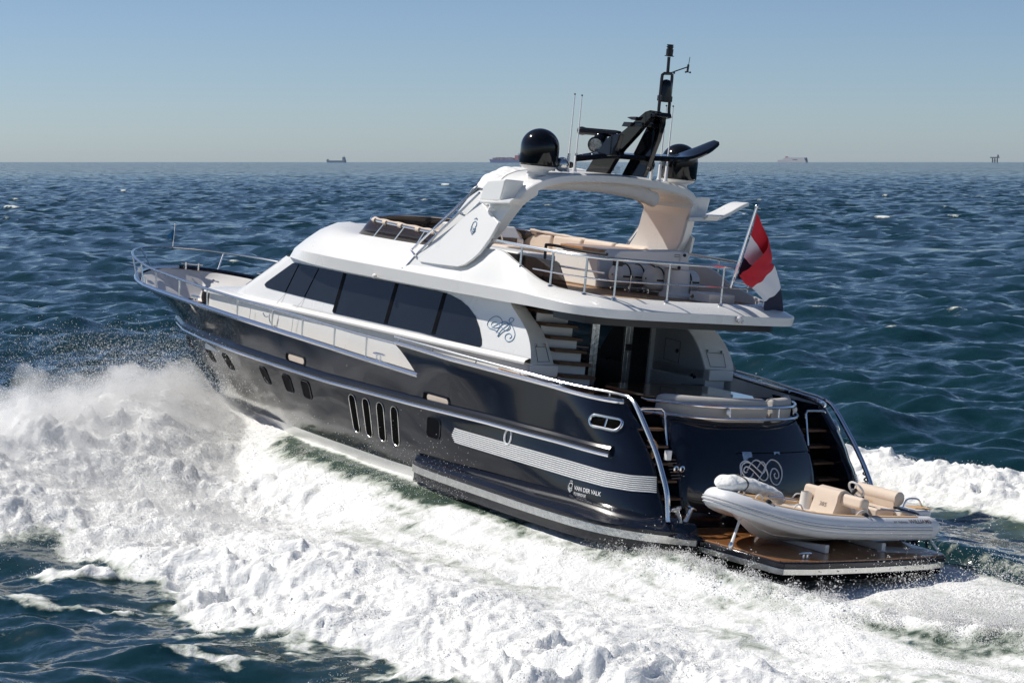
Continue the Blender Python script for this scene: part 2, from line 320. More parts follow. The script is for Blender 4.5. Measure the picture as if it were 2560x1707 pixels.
def make_sea():
    rs = []; r = 13.0
    while r < 14000:
        rs.append(r)
        if r < 23.5: r += 0.22
        else: r += min(max(0.062, r*r/(CAMH*2200)*0.62), max(1.2, r*0.004))
    rs = np.array(rs)
    dense = np.arange(-rad(15.2), rad(15.2), 0.00085)
    co = rad(15.2)*1.0 + np.cumsum(np.linspace(0.002, 0.03, 46)); th = np.concatenate([-co[::-1], dense, co])
    TH, R = np.meshgrid(th, rs); X = R*np.sin(TH); Y = R*np.cos(TH)
    dr = np.gradient(rs); cell = np.maximum(dr[:, None]*0.55, R*0.00085) + np.where(np.abs(TH) > rad(15.2), 0.25, 0)
    H, F, A = sea_surface(X, Y, cell)
    H *= np.clip((13000-R)/9000, 0, 1)
    n, k = X.shape; me = bpy.data.meshes.new('sea')
    me.vertices.add(n*k); me.vertices.foreach_set('co', np.stack([X, Y, H], -1).astype(np.float32).ravel())
    i = np.arange(n-1)[:, None]*k + np.arange(k-1)[None, :]
    q = np.stack([i, i+1, i+k+1, i+k], -1).reshape(-1, 4).astype(np.int32); m = len(q)
    me.loops.add(m*4); me.loops.foreach_set('vertex_index', q.ravel())
    me.polygons.add(m); me.polygons.foreach_set('loop_start', (np.arange(m)*4).astype(np.int32)); me.polygons.foreach_set('loop_total', np.full(m, 4, np.int32))
    me.polygons.foreach_set('use_smooth', np.ones(m, bool))
    for nm, D in (('foam', F), ('aer', A)):
        at = me.attributes.new(nm, 'FLOAT', 'POINT'); at.data.foreach_set('value', D.astype(np.float32).ravel())
    me.update(); me.validate()
    o = bpy.data.objects.new('sea', me); COL.objects.link(o); o['kind'] = 'structure'
    me.materials.append(sea_material()); return o
def sea_material():
    m = bpy.data.materials.new('sea water and foam'); m.use_nodes = True; t = m.node_tree; t.nodes.clear(); L = t.links.new
    def nd(ty, **kw):
        n = t.nodes.new(ty)
        for k, v in kw.items(): setattr(n, k, v)
        return n
    def math_(op, a, b=None, c=None):
        n = nd('ShaderNodeMath', operation=op)
        for i, q in enumerate((a, b, c)):
            if q is None: continue
            if isinstance(q, (int, float)): n.inputs[i].default_value = q
            else: L(q, n.inputs[i])
        return n.outputs[0]
    def ramp(x, a, b, c=0, d=1):
        n = nd('ShaderNodeMapRange', interpolation_type='SMOOTHSTEP'); L(x, n.inputs[0])
        for i, v in zip((1, 2, 3, 4), (a, b, c, d)): n.inputs[i].default_value = v
        return n.outputs[0]
    geo = nd('ShaderNodeNewGeometry'); pos = geo.outputs['Position']
    fo = nd('ShaderNodeAttribute', attribute_name='foam').outputs['Fac']; ae = nd('ShaderNodeAttribute', attribute_name='aer').outputs['Fac']
    def noise(scale, det=6, rough=0.55, stretch=(1, 1, 1), dist=0.0):
        mp = nd('ShaderNodeMapping'); mp.inputs['Scale'].default_value = stretch; L(pos, mp.inputs[0])
        n = nd('ShaderNodeTexNoise'); n.inputs['Scale'].default_value = scale; n.inputs['Detail'].default_value = det; n.inputs['Roughness'].default_value = rough; n.inputs['Distortion'].default_value = dist
        L(mp.outputs[0], n.inputs['Vector']); return n.outputs['Fac']
    fine = noise(3.2, 8, 0.65, dist=0.6); micro = noise(14, 4, 0.6)
    # lacy edge of the foam
    v = nd('ShaderNodeTexVoronoi', feature='DISTANCE_TO_EDGE'); v.inputs['Scale'].default_value = 3.0; L(pos, v.inputs['Vector'])
    lace = ramp(v.outputs['Distance'], 0.02, 0.22, 0.5, 0.0)
    s = math_('ADD', math_('MULTIPLY', fo, 1.75), math_('MULTIPLY', math_('SUBTRACT', fine, 0.5), 2.0))
    s = math_('ADD', s, math_('MULTIPLY', lace, math_('MULTIPLY', fo, 0.5)))
    cover = math_('MULTIPLY', ramp(s, 0.42, 0.95), ramp(fo, 0.03, 0.18))
    # water
    wat = nd('ShaderNodeBsdfPrincipled')
    mixc = nd('ShaderNodeMix', data_type='RGBA'); L(math_('MULTIPLY', ae, ramp(fine, 0.25, 0.75, 0.35, 1.0)), mixc.inputs[0])
    mixc.inputs[6].default_value = (0.004, 0.025, 0.034, 1); mixc.inputs[7].default_value = (0.085, 0.115, 0.075, 1)
    L(mixc.outputs[2], wat.inputs['Base Color']); wat.inputs['Roughness'].default_value = 0.09; wat.inputs['IOR'].default_value = 1.333
    def vnoise(scale, det, amp, stretch=(1, 1, 1)):
        mp = nd('ShaderNodeMapping'); mp.inputs['Scale'].default_value = stretch; mp.inputs['Rotation'].default_value = (0, 0, rad(-18)); L(pos, mp.inputs[0])
        n = nd('ShaderNodeTexNoise'); n.inputs['Scale'].default_value = scale; n.inputs['Detail'].default_value = det; n.inputs['Roughness'].default_value = 0.6; L(mp.outputs[0], n.inputs['Vector'])
        q = nd('ShaderNodeVectorMath', operation='SUBTRACT'); L(n.outputs['Color'], q.inputs[0]); q.inputs[1].default_value = (0.5, 0.5, 0.5)
        r = nd('ShaderNodeVectorMath', operation='MULTIPLY'); L(q.outputs[0], r.inputs[0]); r.inputs[1].default_value = (amp, amp, 0); return r.outputs[0]
    ln = nd('ShaderNodeVectorMath', operation='LENGTH'); L(pos, ln.inputs[0])
    def vadd(a_, b_):
        n = nd('ShaderNodeVectorMath', operation='ADD'); L(a_, n.inputs[0]); L(b_, n.inputs[1]); return n.outputs[0]
    def vmul(a_, f_):
        n = nd('ShaderNodeVectorMath', operation='SCALE'); L(a_, n.inputs[0]); L(f_, n.inputs['Scale']); return n.outputs[0]
    swl = vmul(vnoise(0.30, 5, 2.7, (0.7, 1.0, 1)), ramp(ln.outputs['Value'], 60, 260))      # waves too small for the mesh far out
    rip = vadd(vnoise(2.2, 4, 0.62, (0.75, 1.0, 1)), vnoise(9.0, 3, 0.30))
    nrm = nd('ShaderNodeVectorMath', operation='NORMALIZE'); L(vadd(vadd(geo.outputs['Normal'], rip), swl), nrm.inputs[0])
    L(nrm.outputs[0], wat.inputs['Normal'])
    # foam
    fm = nd('ShaderNodeBsdfPrincipled'); fm.inputs['Roughness'].default_value = 0.75; fm.inputs['Specular IOR Level'].default_value = 0.3
    fc = nd('ShaderNodeMix', data_type='RGBA'); L(ramp(s, 0.6, 1.5), fc.inputs[0]); fc.inputs[6].default_value = (0.38, 0.42, 0.36, 1); fc.inputs[7].default_value = (0.83, 0.84, 0.83, 1)
    L(fc.outputs[2], fm.inputs['Base Color'])
    b3 = nd('ShaderNodeBump'); b3.inputs['Strength'].default_value = 0.7; b3.inputs['Distance'].default_value = 0.10
    L(math_('ADD', fine, math_('MULTIPLY', micro, 0.35)), b3.inputs['Height']); L(b3.outputs[0], fm.inputs['Normal'])
    mx = nd('ShaderNodeMixShader'); L(cover, mx.inputs[0]); L(wat.outputs[0], mx.inputs[1]); L(fm.outputs[0], mx.inputs[2])
    out = nd('ShaderNodeOutputMaterial'); L(mx.outputs[0], out.inputs[0]); return m
sea = make_sea()

# ------------------------------------------------------------------ the yacht
yacht = thing('motor_yacht', 'large motor yacht with navy hull and white upper decks speeding across the open sea', 'yacht', mtx=BOAT)
# half breadths and heights along the hull
yS = T([-2, 1.4, 4, 7, 10, 12, 14, 15, 16, 17, 18, 18.5, 19, 19.4, 19.7, 19.88, 19.95], [2.62, 2.70, 2.98, 3.04, 3.0, 2.93, 2.8, 2.71, 2.58, 2.4, 2.1, 1.86, 1.54, 1.17, .78, .4, 0])
zA = T([-2, 5, 8, 10, 12.5, 15, 16.8, 17.6, 18.1, 18.8, 19.2, 19.6, 19.95], [-.5, -.39, -.275, -.21, -.14, -.07, -.04, -.02, .03, .10, .14, .175, .20])
zB = lambda x: -0.128 + 0.04*x
yR = T([-2, 1, 2, 5, 8, 10, 12, 14, 15.5, 17, 18, 18.5, 18.8, 18.9], [2.56, 2.66, 2.77, 2.95, 2.96, 2.88, 2.72, 2.42, 2.04, 1.42, .85, .48, .2, 0])
zR = T([-2, 0, 3, 8, 12, 14, 16, 17.5, 18.9], [-.95, -.95, -.90, -.91, -.85, -.83, -.82, -.81, -.80])
yW = T([-2, 0, 4, 6.3, 9, 11, 13.8, 15.5, 16.7, 17.4], [2.5, 2.72, 2.80, 2.68, 2.40, 1.95, 1.02, .48, .14, 0])
zW = T([-2, 0, 5, 9, 11, 13.8, 16, 17.4], [-2.05, -2.08, -2.08, -2.12, -2.2, -2.4, -2.52, -2.56])
xE = T([-2.4, -1.74, -1.42, -1.10, -.73, -.43, -.14, .4], [-1.35, -1.22, -1.0, -.84, -.56, -.26, .10, .3])   # stern edge against height
STEM = [(17.4, -2.56), (17.85, -2.15), (18.35, -1.5), (18.9, -.80), (19.45, -.3), (19.95, .20)]
def stern_in(x, xe):      # how far the quarter rounds inboard
    t = min(max((xe + 1.35 - x)/1.35, 0), 1); return 0.46*(1-math.sqrt(max(0, 1-0.985*t**2.6)))
def hull_y(x, z):
    a, b, c = zW(x), zR(x), zA(x)
    if z <= b:
        t = (z-a)/(b-a) if b > a else 0; bul = 0.06*math.sin(math.pi*min(max(t, 0), 1))
        e = float(np.interp(x, [8, 13, 17], [1.1, .85, .62])); y = yW(x) + (yR(x)-yW(x))*(t**e if t > 0 else t)
        if x < 11: y += bul*0.6
    else:
        t = min((z-b)/(c-b), 1.6); y = yR(x) + (yS(x)-yR(x))*(t**1.5 if x > 12 else t)
    return max(y, 0) - stern_in(x, xE(z))
def stem_x(z): return float(np.interp(z, [p[1] for p in STEM], [p[0] for p in STEM]))
def hull_pt(x, z, off=0.0, s=1): return (x, s*(hull_y(x, z)+off), z)
def hull_hit(z, u, v, off=0.0):              # survey of a detail on the port side
    r = ray(px(z, u, v)); t = 30.0
    lo = None
    for k in range(900):
        P = CB + t*r
        g = P[1] - (hull_y(P[0], P[2])+off)
        if g <= 0: break
        t += 0.05
    a, b = t-0.05, t
    for k in range(20):
        m = (a+b)/2; P = CB+m*r
        if P[1]-(hull_y(P[0], P[2])+off) > 0: a = m
        else: b = m
    return CB + b*r
def xgrid(xe, xs, n=110):
    q = np.linspace(0, 1, n); q = 0.5*(1-np.cos(np.pi*q))*0.55 + 0.45*q
    return xe + (xs-xe)*q
def level(zf, s, x0=None, n=110):
    """a run of points from stern to stem; zf(x) gives the height"""
    xs = 18.0
    for k in range(12): xs = stem_x(zf(xs))
    xe = 0.0
    for k in range(12): xe = xE(zf(xe))
    if x0 is not None: xe = x0
    out = [hull_pt(x, zf(x), 0, s) for x in xgrid(xe, xs, n)]
    out[-1] = (xs, 0, zf(xs)); return out
m = MB()
lv = [lambda x, k=k: zW(x)+(zR(x)-zW(x))*k for k in np.linspace(0, 1, 9)] + [lambda x, k=k: zR(x)+(zA(x)-zR(x))*k for k in np.linspace(0, 1, 6)[1:]]
for s in (1, -1): m.grid([level(f, s) for f in lv])
hull = m.build('hull', navy, yacht, ang=50)
# raised after bulwark with its swept leading edge
m = MB()
FIN = [(4.98, 0.0), (5.12, .22), (5.30, .5), (5.50, .76), (5.75, 1.0)]
for s in (1, -1):
    rows = []
    for k in np.linspace(0, 1, 6):
        xf = float(np.interp(k, [p[1] for p in FIN], [p[0] for p in FIN])); zt = lambda x: zA(x)+(zB(x)-zA(x))*k
        xe = 0.0
        for _ in range(10): xe = xE(zt(xe))
        rows.append([hull_pt(x, zt(x), 0.0, s) for x in xe+(xf-xe)*(np.linspace(0, 1, 60)**1.4)])
    inn = [[(p[0], p[1]-s*0.10, p[2]) for p in r] for r in rows]
    m.grid(rows); m.grid(inn); m.grid([rows[-1], inn[-1]]); m.grid([[r[-1] for r in rows], [r[-1] for r in inn]]); m.grid([[r[0] for r in rows], [r[0] for r in inn]])
m.build('after_bulwark', navy, yacht, ang=50)
# white bottom below the boot line
m = MB()
for s in (1, -1):
    top = level(zW, s); r1 = [(p[0]-0.25*(p[0] > 14), p[1]*0.93, p[2]-0.55) for p in top]; r2 = [(p[0]-0.8*(p[0] > 14), p[1]*0.45, p[2]-0.95) for p in top]; r3 = [(p[0]-1.2*(p[0] > 14), 0, p[2]-1.2) for p in top]
    m.grid([top, r1, r2, r3])
m.build('bottom', grp, hull, ang=60)
# transom wall below the cockpit, stairs wells behind the quarters
m = MB(); zz = np.linspace(-2.45, -.12, 14)
m.grid([[(xE(z)+1.0, y, z) for y in np.linspace(-2.25, 2.25, 9)] for z in zz]); m.build('transom_wall', navy2, hull)
# stern quarter edge returns (thickness of the fashion plates)
for s in (1, -1):
    m = MB(); e = [hull_pt(xE(z), z, 0, s) for z in np.linspace(-2.1, -.10, 22)]
    m.grid([e, [(p[0]+0.02, p[1]-s*0.13, p[2]) for p in e], [(p[0]+1.3, p[1]-s*0.02, p[2]) for p in e]])
m.build('quarter_edge', navy2, hull)
# rub rail: navy moulding with a bright half round
for s in (1, -1):
    xs = np.concatenate([np.linspace(-.12, 15, 60), np.linspace(15.2, 18.35, 24)])
    p = [hull_pt(x, zR(x)+.075, 0.0, s) for x in xs]; q = [(x, s*(hull_y(x, zR(x))+.055), zR(x)) for x in xs]
    MB().tube(p, 0.085, 10).build('rub_moulding', navy2, hull); MB().tube(q, 0.036, 8).build('rub_rail', steel, hull)
# capping of the bulwark
for s in (1, -1):
    xs = np.concatenate([np.linspace(5.0, 15, 40), np.linspace(15.2, 19.9, 34), [19.95]])
    p = [(x, s*max(yS(x)-0.03, 0), zA(x)+0.02) for x in xs]
    MB().tube(p, [0.055]*len(p), 8).build('bulwark_capping', navy2 if s < 0 else steel, yacht)
    xs = xE(-.13)+(5.75-xE(-.13))*np.linspace(0, 1, 50)**1.4
    MB().tube([(x, s*(hull_y(x, zB(x))-0.03), zB(x)+0.02) for x in xs], 0.045, 8).build('bulwark_capping', steel, yacht)
# sponson along the after hull, widening round the quarter into the platform, with its steel band
OUT = spline([(5.05, 2.86, -1.86), (4.6, 3.02, -1.9), (2.6, 3.12, -1.92), (.9, 3.16, -1.93), (-.3, 3.10, -1.93), (-1.0, 2.86, -1.93), (-1.45, 2.50, -1.93), (-1.74, 1.98, -1.94)], 8)
INN = spline([(5.05, 2.85, -1.80), (4.4, 2.86, -1.78), (3.2, 2.86, -1.75), (1.9, 2.80, -1.72), (.5, 2.72, -1.70), (-.4, 2.52, -1.68), (-1.05, 2.26, -1.72), (-1.55, 1.92, -1.80)], 8)
for s in (1, -1):
    f = (lambda P, dz=0, dy=0: [(p[0], s*(p[1]+dy), p[2]+dz) for p in P])
    MB().grid([f(INN), [tuple(0.5*(np.array(a)+np.array(b))+np.array((0, 0, 0.035))) for a, b in zip(f(INN), f(OUT, .0))], f(OUT, .0), f(OUT, -.06), f(OUT, -.34, -.02), f(INN, -.5)]).build('spray_sponson', navy2, hull, ang=40)
    MB().grid([f(OUT, -.055, .0), f(OUT, -.062, .03), f(OUT, -.185, .03), f(OUT, -.195, .0)]).build('steel_band', steel2, hull, ang=40)
# portholes, engine room intakes, fairleads on the port side and mirrored to starboard
def patch(c, hx, hz, rc, slope, s, off, n=6, skew=0.0):
    """rounded rectangle lying on the hull skin around (x, z)"""
    ring = []
    for (cx, cz, a0) in ((hx-rc, hz-rc, 0), (-(hx-rc), hz-rc, 90), (-(hx-rc), -(hz-rc), 180), (hx-rc, -(hz-rc), 270)):
        for k in range(n): a = rad(a0+90*k/(n-1)); ring.append((cx+rc*math.cos(a), cz+rc*math.sin(a)))
    P = []
    for (u, v) in ring:
        x = c[0]+u+skew*v; z = c[2]+v+slope*u; P.append(hull_pt(x, z, off, s))
    return P
def opening(name, c, hx, hz, rc, s, material, rim=None, slope=0.02, off=.010):
    m = MB(); m.grid([patch(c, hx*q, hz*q, rc*q, slope, s, off) for q in (1, .75, .5, .25, .02)], cu=True)
    o = m.build(name, material, hull, smooth=False)
    if rim:
        MB().tube(patch(c, hx+.006, hz+.006, rc, slope, s, 0.010), rim[1], 6, closed=True).build('rim', rim[0], hull)
    return o
for (z, u, v, hx, hz) in (('z1', 665, 1076, .145, .15), ('z1', 797, 1129, .155, .155), ('z1', 1065, 1229, .17, .165), ('z1', 1236, 1289, .17, .165), ('z1', 1371, 1335, .17, .165), ('z5', 247, 500, .195, .175)):
    c = hull_hit(z, u, v)
    for s in (1, -1): opening('porthole', c, hx, hz, 0.085, s, porth, (navy2, .012))
for s in (1, -1): opening('porthole', hull_pt(16.15, -1.15), .15, .13, .085, s, porth, (navy2, .012))
for (u, v) in ((153, 314), (346, 376), (546, 438), (750, 500)):
    c = hull_hit('c1', u, v)
    for s in (1, -1): opening('engine_intake', c, .115, .355, .113, s, hole, (steel2, .008))
for (z, u, v) in (('z1', 1290, 1108), ('c1', 1357, 107)):
    c = hull_hit(z, u, v)
    for s in (1, -1):
        opening('fairlead', c, .38, .076, .072, s, hole, (navy2, .012)); 
        opening('fairlead_backing', (c[0]-.05, c[1]+.01, c[2]), .31, .060, .058, s, cream, off=.016)
# oval stern fairlead with bright ring and roller
c = hull_hit('z5', 1503, 460)
for s in (1, -1):
    opening('stern_fairlead', c, .27, .075, .073, s, hole); MB().tube(patch(c, .285, .092, .09, .02, s, .012), .026, 8, closed=True).build('fairlead_ring', steel, hull)
    MB().tube([hull_pt(c[0]-.03, c[2]-.07, .01, s), hull_pt(c[0]-.03, c[2]+.07, .01, s)], .018, 8).build('fairlead_roller', steel, hull)
# bright louvre strips
for k in range(8):
    pts = []
    for i in range(46):
        t = i/45; u = 395+t*(1885-395); w_ = k/7
        v0 = np.interp(u, [385, 700, 1000, 1260, 1500, 1700, 1885], [500, 590, 675, 748, 818, 852, 862]); v1 = np.interp(u, [385, 700, 1000, 1260, 1500, 1700, 1890], [596, 692, 782, 860, 925, 958, 970])
        if i == 0: u += abs(k-3.5)*6-14
        pts.append(hull_hit('z5', u, v0+(v1-v0)*w_, .008))
    for s in (1, -1): MB().tube([(p[0], s*p[1], p[2]) for p in pts], 00.0125, 6).build('louvre_strip', bright, hull)
c = hull_hit('z5', 797, 563)
MB().tube([hull_pt(c[0]+.085*math.cos(a), c[2]+.135*math.sin(a), .008) for a in np.linspace(0, 2*math.pi, 20)[:-1]], .02, 6, closed=True).build('vent_ring', bone, hull)
# lettering and lion badge on the quarter
def on_hull(name, vs, fs, c, material, slope):
    m = MB(); m.add([hull_pt(c[0]-x, c[2]+y-slope*x, 0.004) for x, y in vs], fs); return m.build(name, material, hull, smooth=False)
c = hull_hit('z5', 1280, 950); sl = -.03
vs, fs = text_mesh('VAN DER VALK', 0.098, True, 0.98); on_hull('lettering', vs, fs, c, bone, -.015)
c = hull_hit('z5', 1279, 970); vs, fs = text_mesh('FLYBRIDGE', 0.062, True, 1.0); on_hull('lettering', vs, fs, (c[0], c[1], c[2]-.035), bone, -.015)
LION = [[(-.02, -.5), (-.42, -.2), (-.42, .05), (-.3, .38), (0, .5), (.28, .42), (.36, .2), (.2, .08), (.34, .0), (.2, -.12)], [(-.3, -.1), (0, -.34), (.36, -.1)], [(-.22, .05), (0, -.14), (.2, 0)], [(-.02, -.5), (.42, -.2)], [(-.2, .62), (-.2, .72)], [(0, .66), (0, .78)], [(.2, .62), (.2, .72)]]
def lion(to3, r, name, material, parent):
    m = MB()
    for L_ in LION: m.tube([to3(u, v) for u, v in L_], r, 5)
    return m.build(name, material, parent)
c = hull_hit('z5', 1258, 935); lion(lambda u, v: hull_pt(c[0]-u*.13, c[2]+v*.155, .012), .008, 'lion_badge', bone, hull)
# depth marks on the white bottom
for (u, v, tx) in ((1475, 192, '3'), (1550, 210, '21')):
    pass
# ---------------------------------------------------------------- decks
m = MB()
xs = np.concatenate([np.linspace(-.1, 15, 30), np.linspace(15.3, 19.6, 14)])
dz = lambda x: float(np.interp(x, [-1, 4, 8, 13, 16, 20], [-1.02, -1.02, -.98, -.86, -.62, -.45]))
m.grid([[(x, y*(max(hull_y(x, dz(x))-.10, 0.02)), dz(x)) for y in np.linspace(-1, 1, 9)] for x in xs]); m.build('main_deck', teakd, yacht)
# bulwark liner
m = MB()
for s in (1, -1):
    X = np.concatenate([np.linspace(.3, 15, 40), np.linspace(15.2, 19.8, 30), [19.86]])
    tz = lambda x: (zB(x) if x < 5.2 else zA(x))-.01
    lx = lambda x, k: min(x, stem_x(dz(x)+(tz(x)-dz(x))*k)-.10)
    ends = []
    G_ = [[(lx(x, k), s*max(hull_y(lx(x, k), dz(x)+(tz(x)-dz(x))*k)-.125, 0.0), dz(x)+(tz(x)-dz(x))*k) for x in X] for k in np.linspace(0, 1, 9)]; m.grid(G_)
    m.grid([[r[-1], (r[-1][0]+.06, 0, r[-1][2])] for r in G_])
m.build('bulwark_liner', white2, yacht, ang=60)
# ---------------------------------------------------------------- deckhouse
m = MB()
def house_row(y, z, xa, xf, nose):     # plan run: from aft end forward, round the front to the centreline
    return [(xa+(xf-xa)*k, y, z) for k in np.linspace(0, 1, 12)] + [(xf+nose*math.sin(a), y*math.cos(a)**.75, z) for a in np.linspace(0, math.pi/2, 11)[1:]]
R_ = [(2.36, -1.05, 2.62, 13.85, 1.05), (2.36, .14, 2.62, 13.85, 1.05), (2.45, .165, 2.62, 13.95, 1.1), (2.455, .20, 2.62, 13.9, 1.1), (2.43, .235, 2.62, 13.8, 1.1), (2.37, .27, 2.60, 13.6, 1.1)]
for s in (1, -1):
    m.grid([[(x, s*y, z) for x, y, z in house_row(*r)] for r in R_])
    # raised trunk top ahead of the windscreen
    r = house_row(*R_[-1]); m.grid([[(x, s*y, z) for x, y, z in r[8:]], [(x-.3, s*y*.5, z+.06) for x, y, z in r[8:]], [(x-.5, 0, z+.08) for x, y, z in r[8:]]])
deckhouse = m.build('deckhouse', white, yacht, ang=40)
WING = spline([(3.95, 1.22), (3.62, 1.05), (3.40, .90), (3.11, .71), (2.87, .46), (2.68, .17)], 6)
WOUT = spline([(3.60, 1.16), (3.20, .92), (2.93, .75), (2.72, .53), (2.60, .30), (2.57, .17)], 6)
# upper house with the raked pillar and rounded windscreen
m = MB()
def upper(k):
    z = .27 + (1.20-.27)*k; y = 2.34 - .16*k; xf = 12.72 + (11.05-12.72)*k
    xa = float(np.interp(z, [p[1] for p in WOUT[::-1]], [p[0] for p in WOUT[::-1]]))
    return [(x_, y, z) for x_ in (np.linspace(xa, xf, 14))] + [(xf+1.15*math.sin(a), y*math.cos(a)**.7, z) for a in np.linspace(0, math.pi/2, 11)[1:]]
for s in (1, -1): m.grid([[(x, s*y, z) for x, y, z in upper(k)] for k in np.linspace(0, 1, 9)])
# the after edge of the upper house sweeps back as a curved wing
upper_house = m.build('upper_house', white, yacht, ang=40)
for s in (1, -1):
    m = MB(); yo = lambda z: 2.34-.16*(z-.27)/.93
    out = [(x, s*yo(z), z) for x, z in WOUT]; inn = [(x, s*1.76, z) for x, z in WING]
    m.grid([out, inn, [(4.6, s*1.76, p[2]) for p in inn]])
    m.build('side_wing', white, yacht, ang=30)
    m = MB(); m.box((2.55, min(s*1.75, s*2.34), -.03), (4.3, max(s*1.75, s*2.34), .165)); m.build('wing_base', white, yacht, bevel=.02)
    m = MB(); m.box((2.62, min(s*1.72, s*2.2), -1.02), (4.3, max(s*1.72, s*2.2), -.03)); m.build('wing_plinth', white2, yacht, bevel=.01)
    # hatch outline with two catches on the wing
    w0 = [(2.61, s*(1.83), .22), (2.78, s*1.83, .40), (2.70, s*2.12, .40), (2.56, s*2.12, .22)]
    w1 = WING; g = lambda t, q: tuple(np.array((np.interp(t, [p[1] for p in WOUT[::-1]], [p[0] for p in WOUT[::-1]])-.008, s*(2.28), t))*(1-q) + np.array((np.interp(t, [p[1] for p in w1[::-1]], [p[0] for p in w1[::-1]])-.008, s*1.76, t))*q)
    MB().tube([g(.22, .2), g(.46, .2), g(.46, .8), g(.22, .8)], .006, 4, closed=True).build('hatch_outline', ink, yacht)
    for q in (.25, .75): MB().ball(g(.49, q), .028, 8).build('hatch_catch', steel, yacht)
# side windows: one dark band a few millimetres proud of the house
def house_side(x, z, off): return 2.34-.16*(z-.27)/.93 + off
WIN = [(11.78, .515), (11.86, .56), (11.80, .62), (10.98, 1.09), (10.86, 1.115)] + [(x, 1.10) for x in (9.0, 7.3, 5.75)] + [(5.35, 1.075), (5.0, 1.015), (4.72, .925), (4.45, .79), (4.24, .60), (4.10, .42), (4.06, .32), (4.12, .27), (4.22, .255)] + [(x, .30) for x in (6.0, 8.0, 9.06)] + [(9.08, .46), (10.2, .475), (11.5, .50)]
for s in (1, -1):
    m = MB(); P = [(x, s*house_side(x, z, .012), z) for x, z in WIN]; m.prism(P, (0, -s*.03, 0)); win = m.build('side_window', glass, yacht, smooth=False)
    for xt, xb in ((10.72, 10.98), (9.95, 10.22)):
        MB().tube([(xt, s*house_side(xt, 1.1, .014), 1.09), (xb, s*house_side(xb, .49, .014), .49)], .012, 4).build('window_joint', hole, win)
    for x in (9.0, 7.15, 5.55):
        z0 = .31; m = MB(); m.prism([(x-.09, s*house_side(x, 1.09, .0135), 1.09), (x+.03, s*house_side(x, 1.09, .0135), 1.09), (x+.09, s*house_side(x, z0, .0135), z0+.01), (x-.03, s*house_side(x, z0, .0135), z0+.01)], (0, s*.002, 0)); m.build('window_mullion', porth, win, smooth=False)
    for xt, xb in ((10.98, 11.14), (10.22, 10.36)):
        MB().tube([(xt, s*house_side(xt, .47, .003), .47), (xb, s*2.4, .25), (xb+.02, s*2.432, .19)], .005, 4).build('panel_seam', liner, deckhouse); MB().tube([(xb+.02, s*2.432, .15), (xb+.12, s*2.402, -.6)], .005, 4).build('panel_seam', liner, deckhouse)
# windscreen
m = MB()
for s in (1, -1):
    rows = []
    for k in (.2, .9):
        r = upper(k)[14:]; rows.append([(x+.012, s*y, z) for x, y, z in r])
    m.grid([r[1:] for r in rows])
m.build('windscreen', glass, yacht)
# side door with grab rails on the port house side
for s in (1,):
    P = [onY(2.44, 'f', *p) for p in ((658, 787), (660, 808), (668, 812))]
    MB().tube([onY(2.47, 'f', 600+u/5.8725, 600+v/5.8725) for u, v in ((340, 1070), (360, 1115), (385, 1130), (415, 1120))], .011, 6).build('grab_handle', steel, deckhouse)
    MB().tube([onY(2.47, 'f', 600+u/5.8725, 600+v/5.8725) for u, v in ((455, 1015), (437, 1090), (430, 1150), (440, 1200), (460, 1212))], .012, 6).build('grab_handle', steel, deckhouse)
    MB().tube([onY(2.43, 'f', 600+u/5.8725, 600+v/5.8725) for u, v in ((160, 985), (128, 1240))], .006, 4).build('panel_seam', liner, deckhouse)
# scroll emblem on the wing
SC = [[(.0, -.5), (-.35, -.28), (-.75, -.2), (-.95, .1), (-.85, .55), (-.55, .9), (-.2, .85), (.0, .5), (-.1, .1), (-.4, -.1), (-.65, .05), (-.65, .3), (-.4, .4), (-.05, .15), (.25, -.1), (.5, -.05), (.6, .25), (.35, .5), (.05, .35), (-.1, 0), (-.25, -.45)],
      [(-.1, -.75), (.05, -.2), (.35, .3), (.6, .7), (.7, .95), (.5, 1.05), (.4, .8), (.6, .5), (.85, .1), (1.0, -.3), (.95, -.75), (.7, -1.0), (.45, -.85), (.42, -.5), (.62, -.3), (.82, -.5), (.72, -.72)],
      [(-.6, -.1), (-.2, .35), (.2, .62), (.5, .4), (.45, .05), (.15, -.35), (-.05, -.8)]]
c = onY(2.22, 'z2', 1172, 1236)
m = MB()
for L_ in SC: m.tube([(c[0]-u*.44, house_side(0, c[2]+v*.20, .004), c[2]+v*.20) for u, v in spline([(p[0], p[1]) for p in L_], 6)], .008, 5)
m.build('scroll_emblem', bluescr, upper_house)
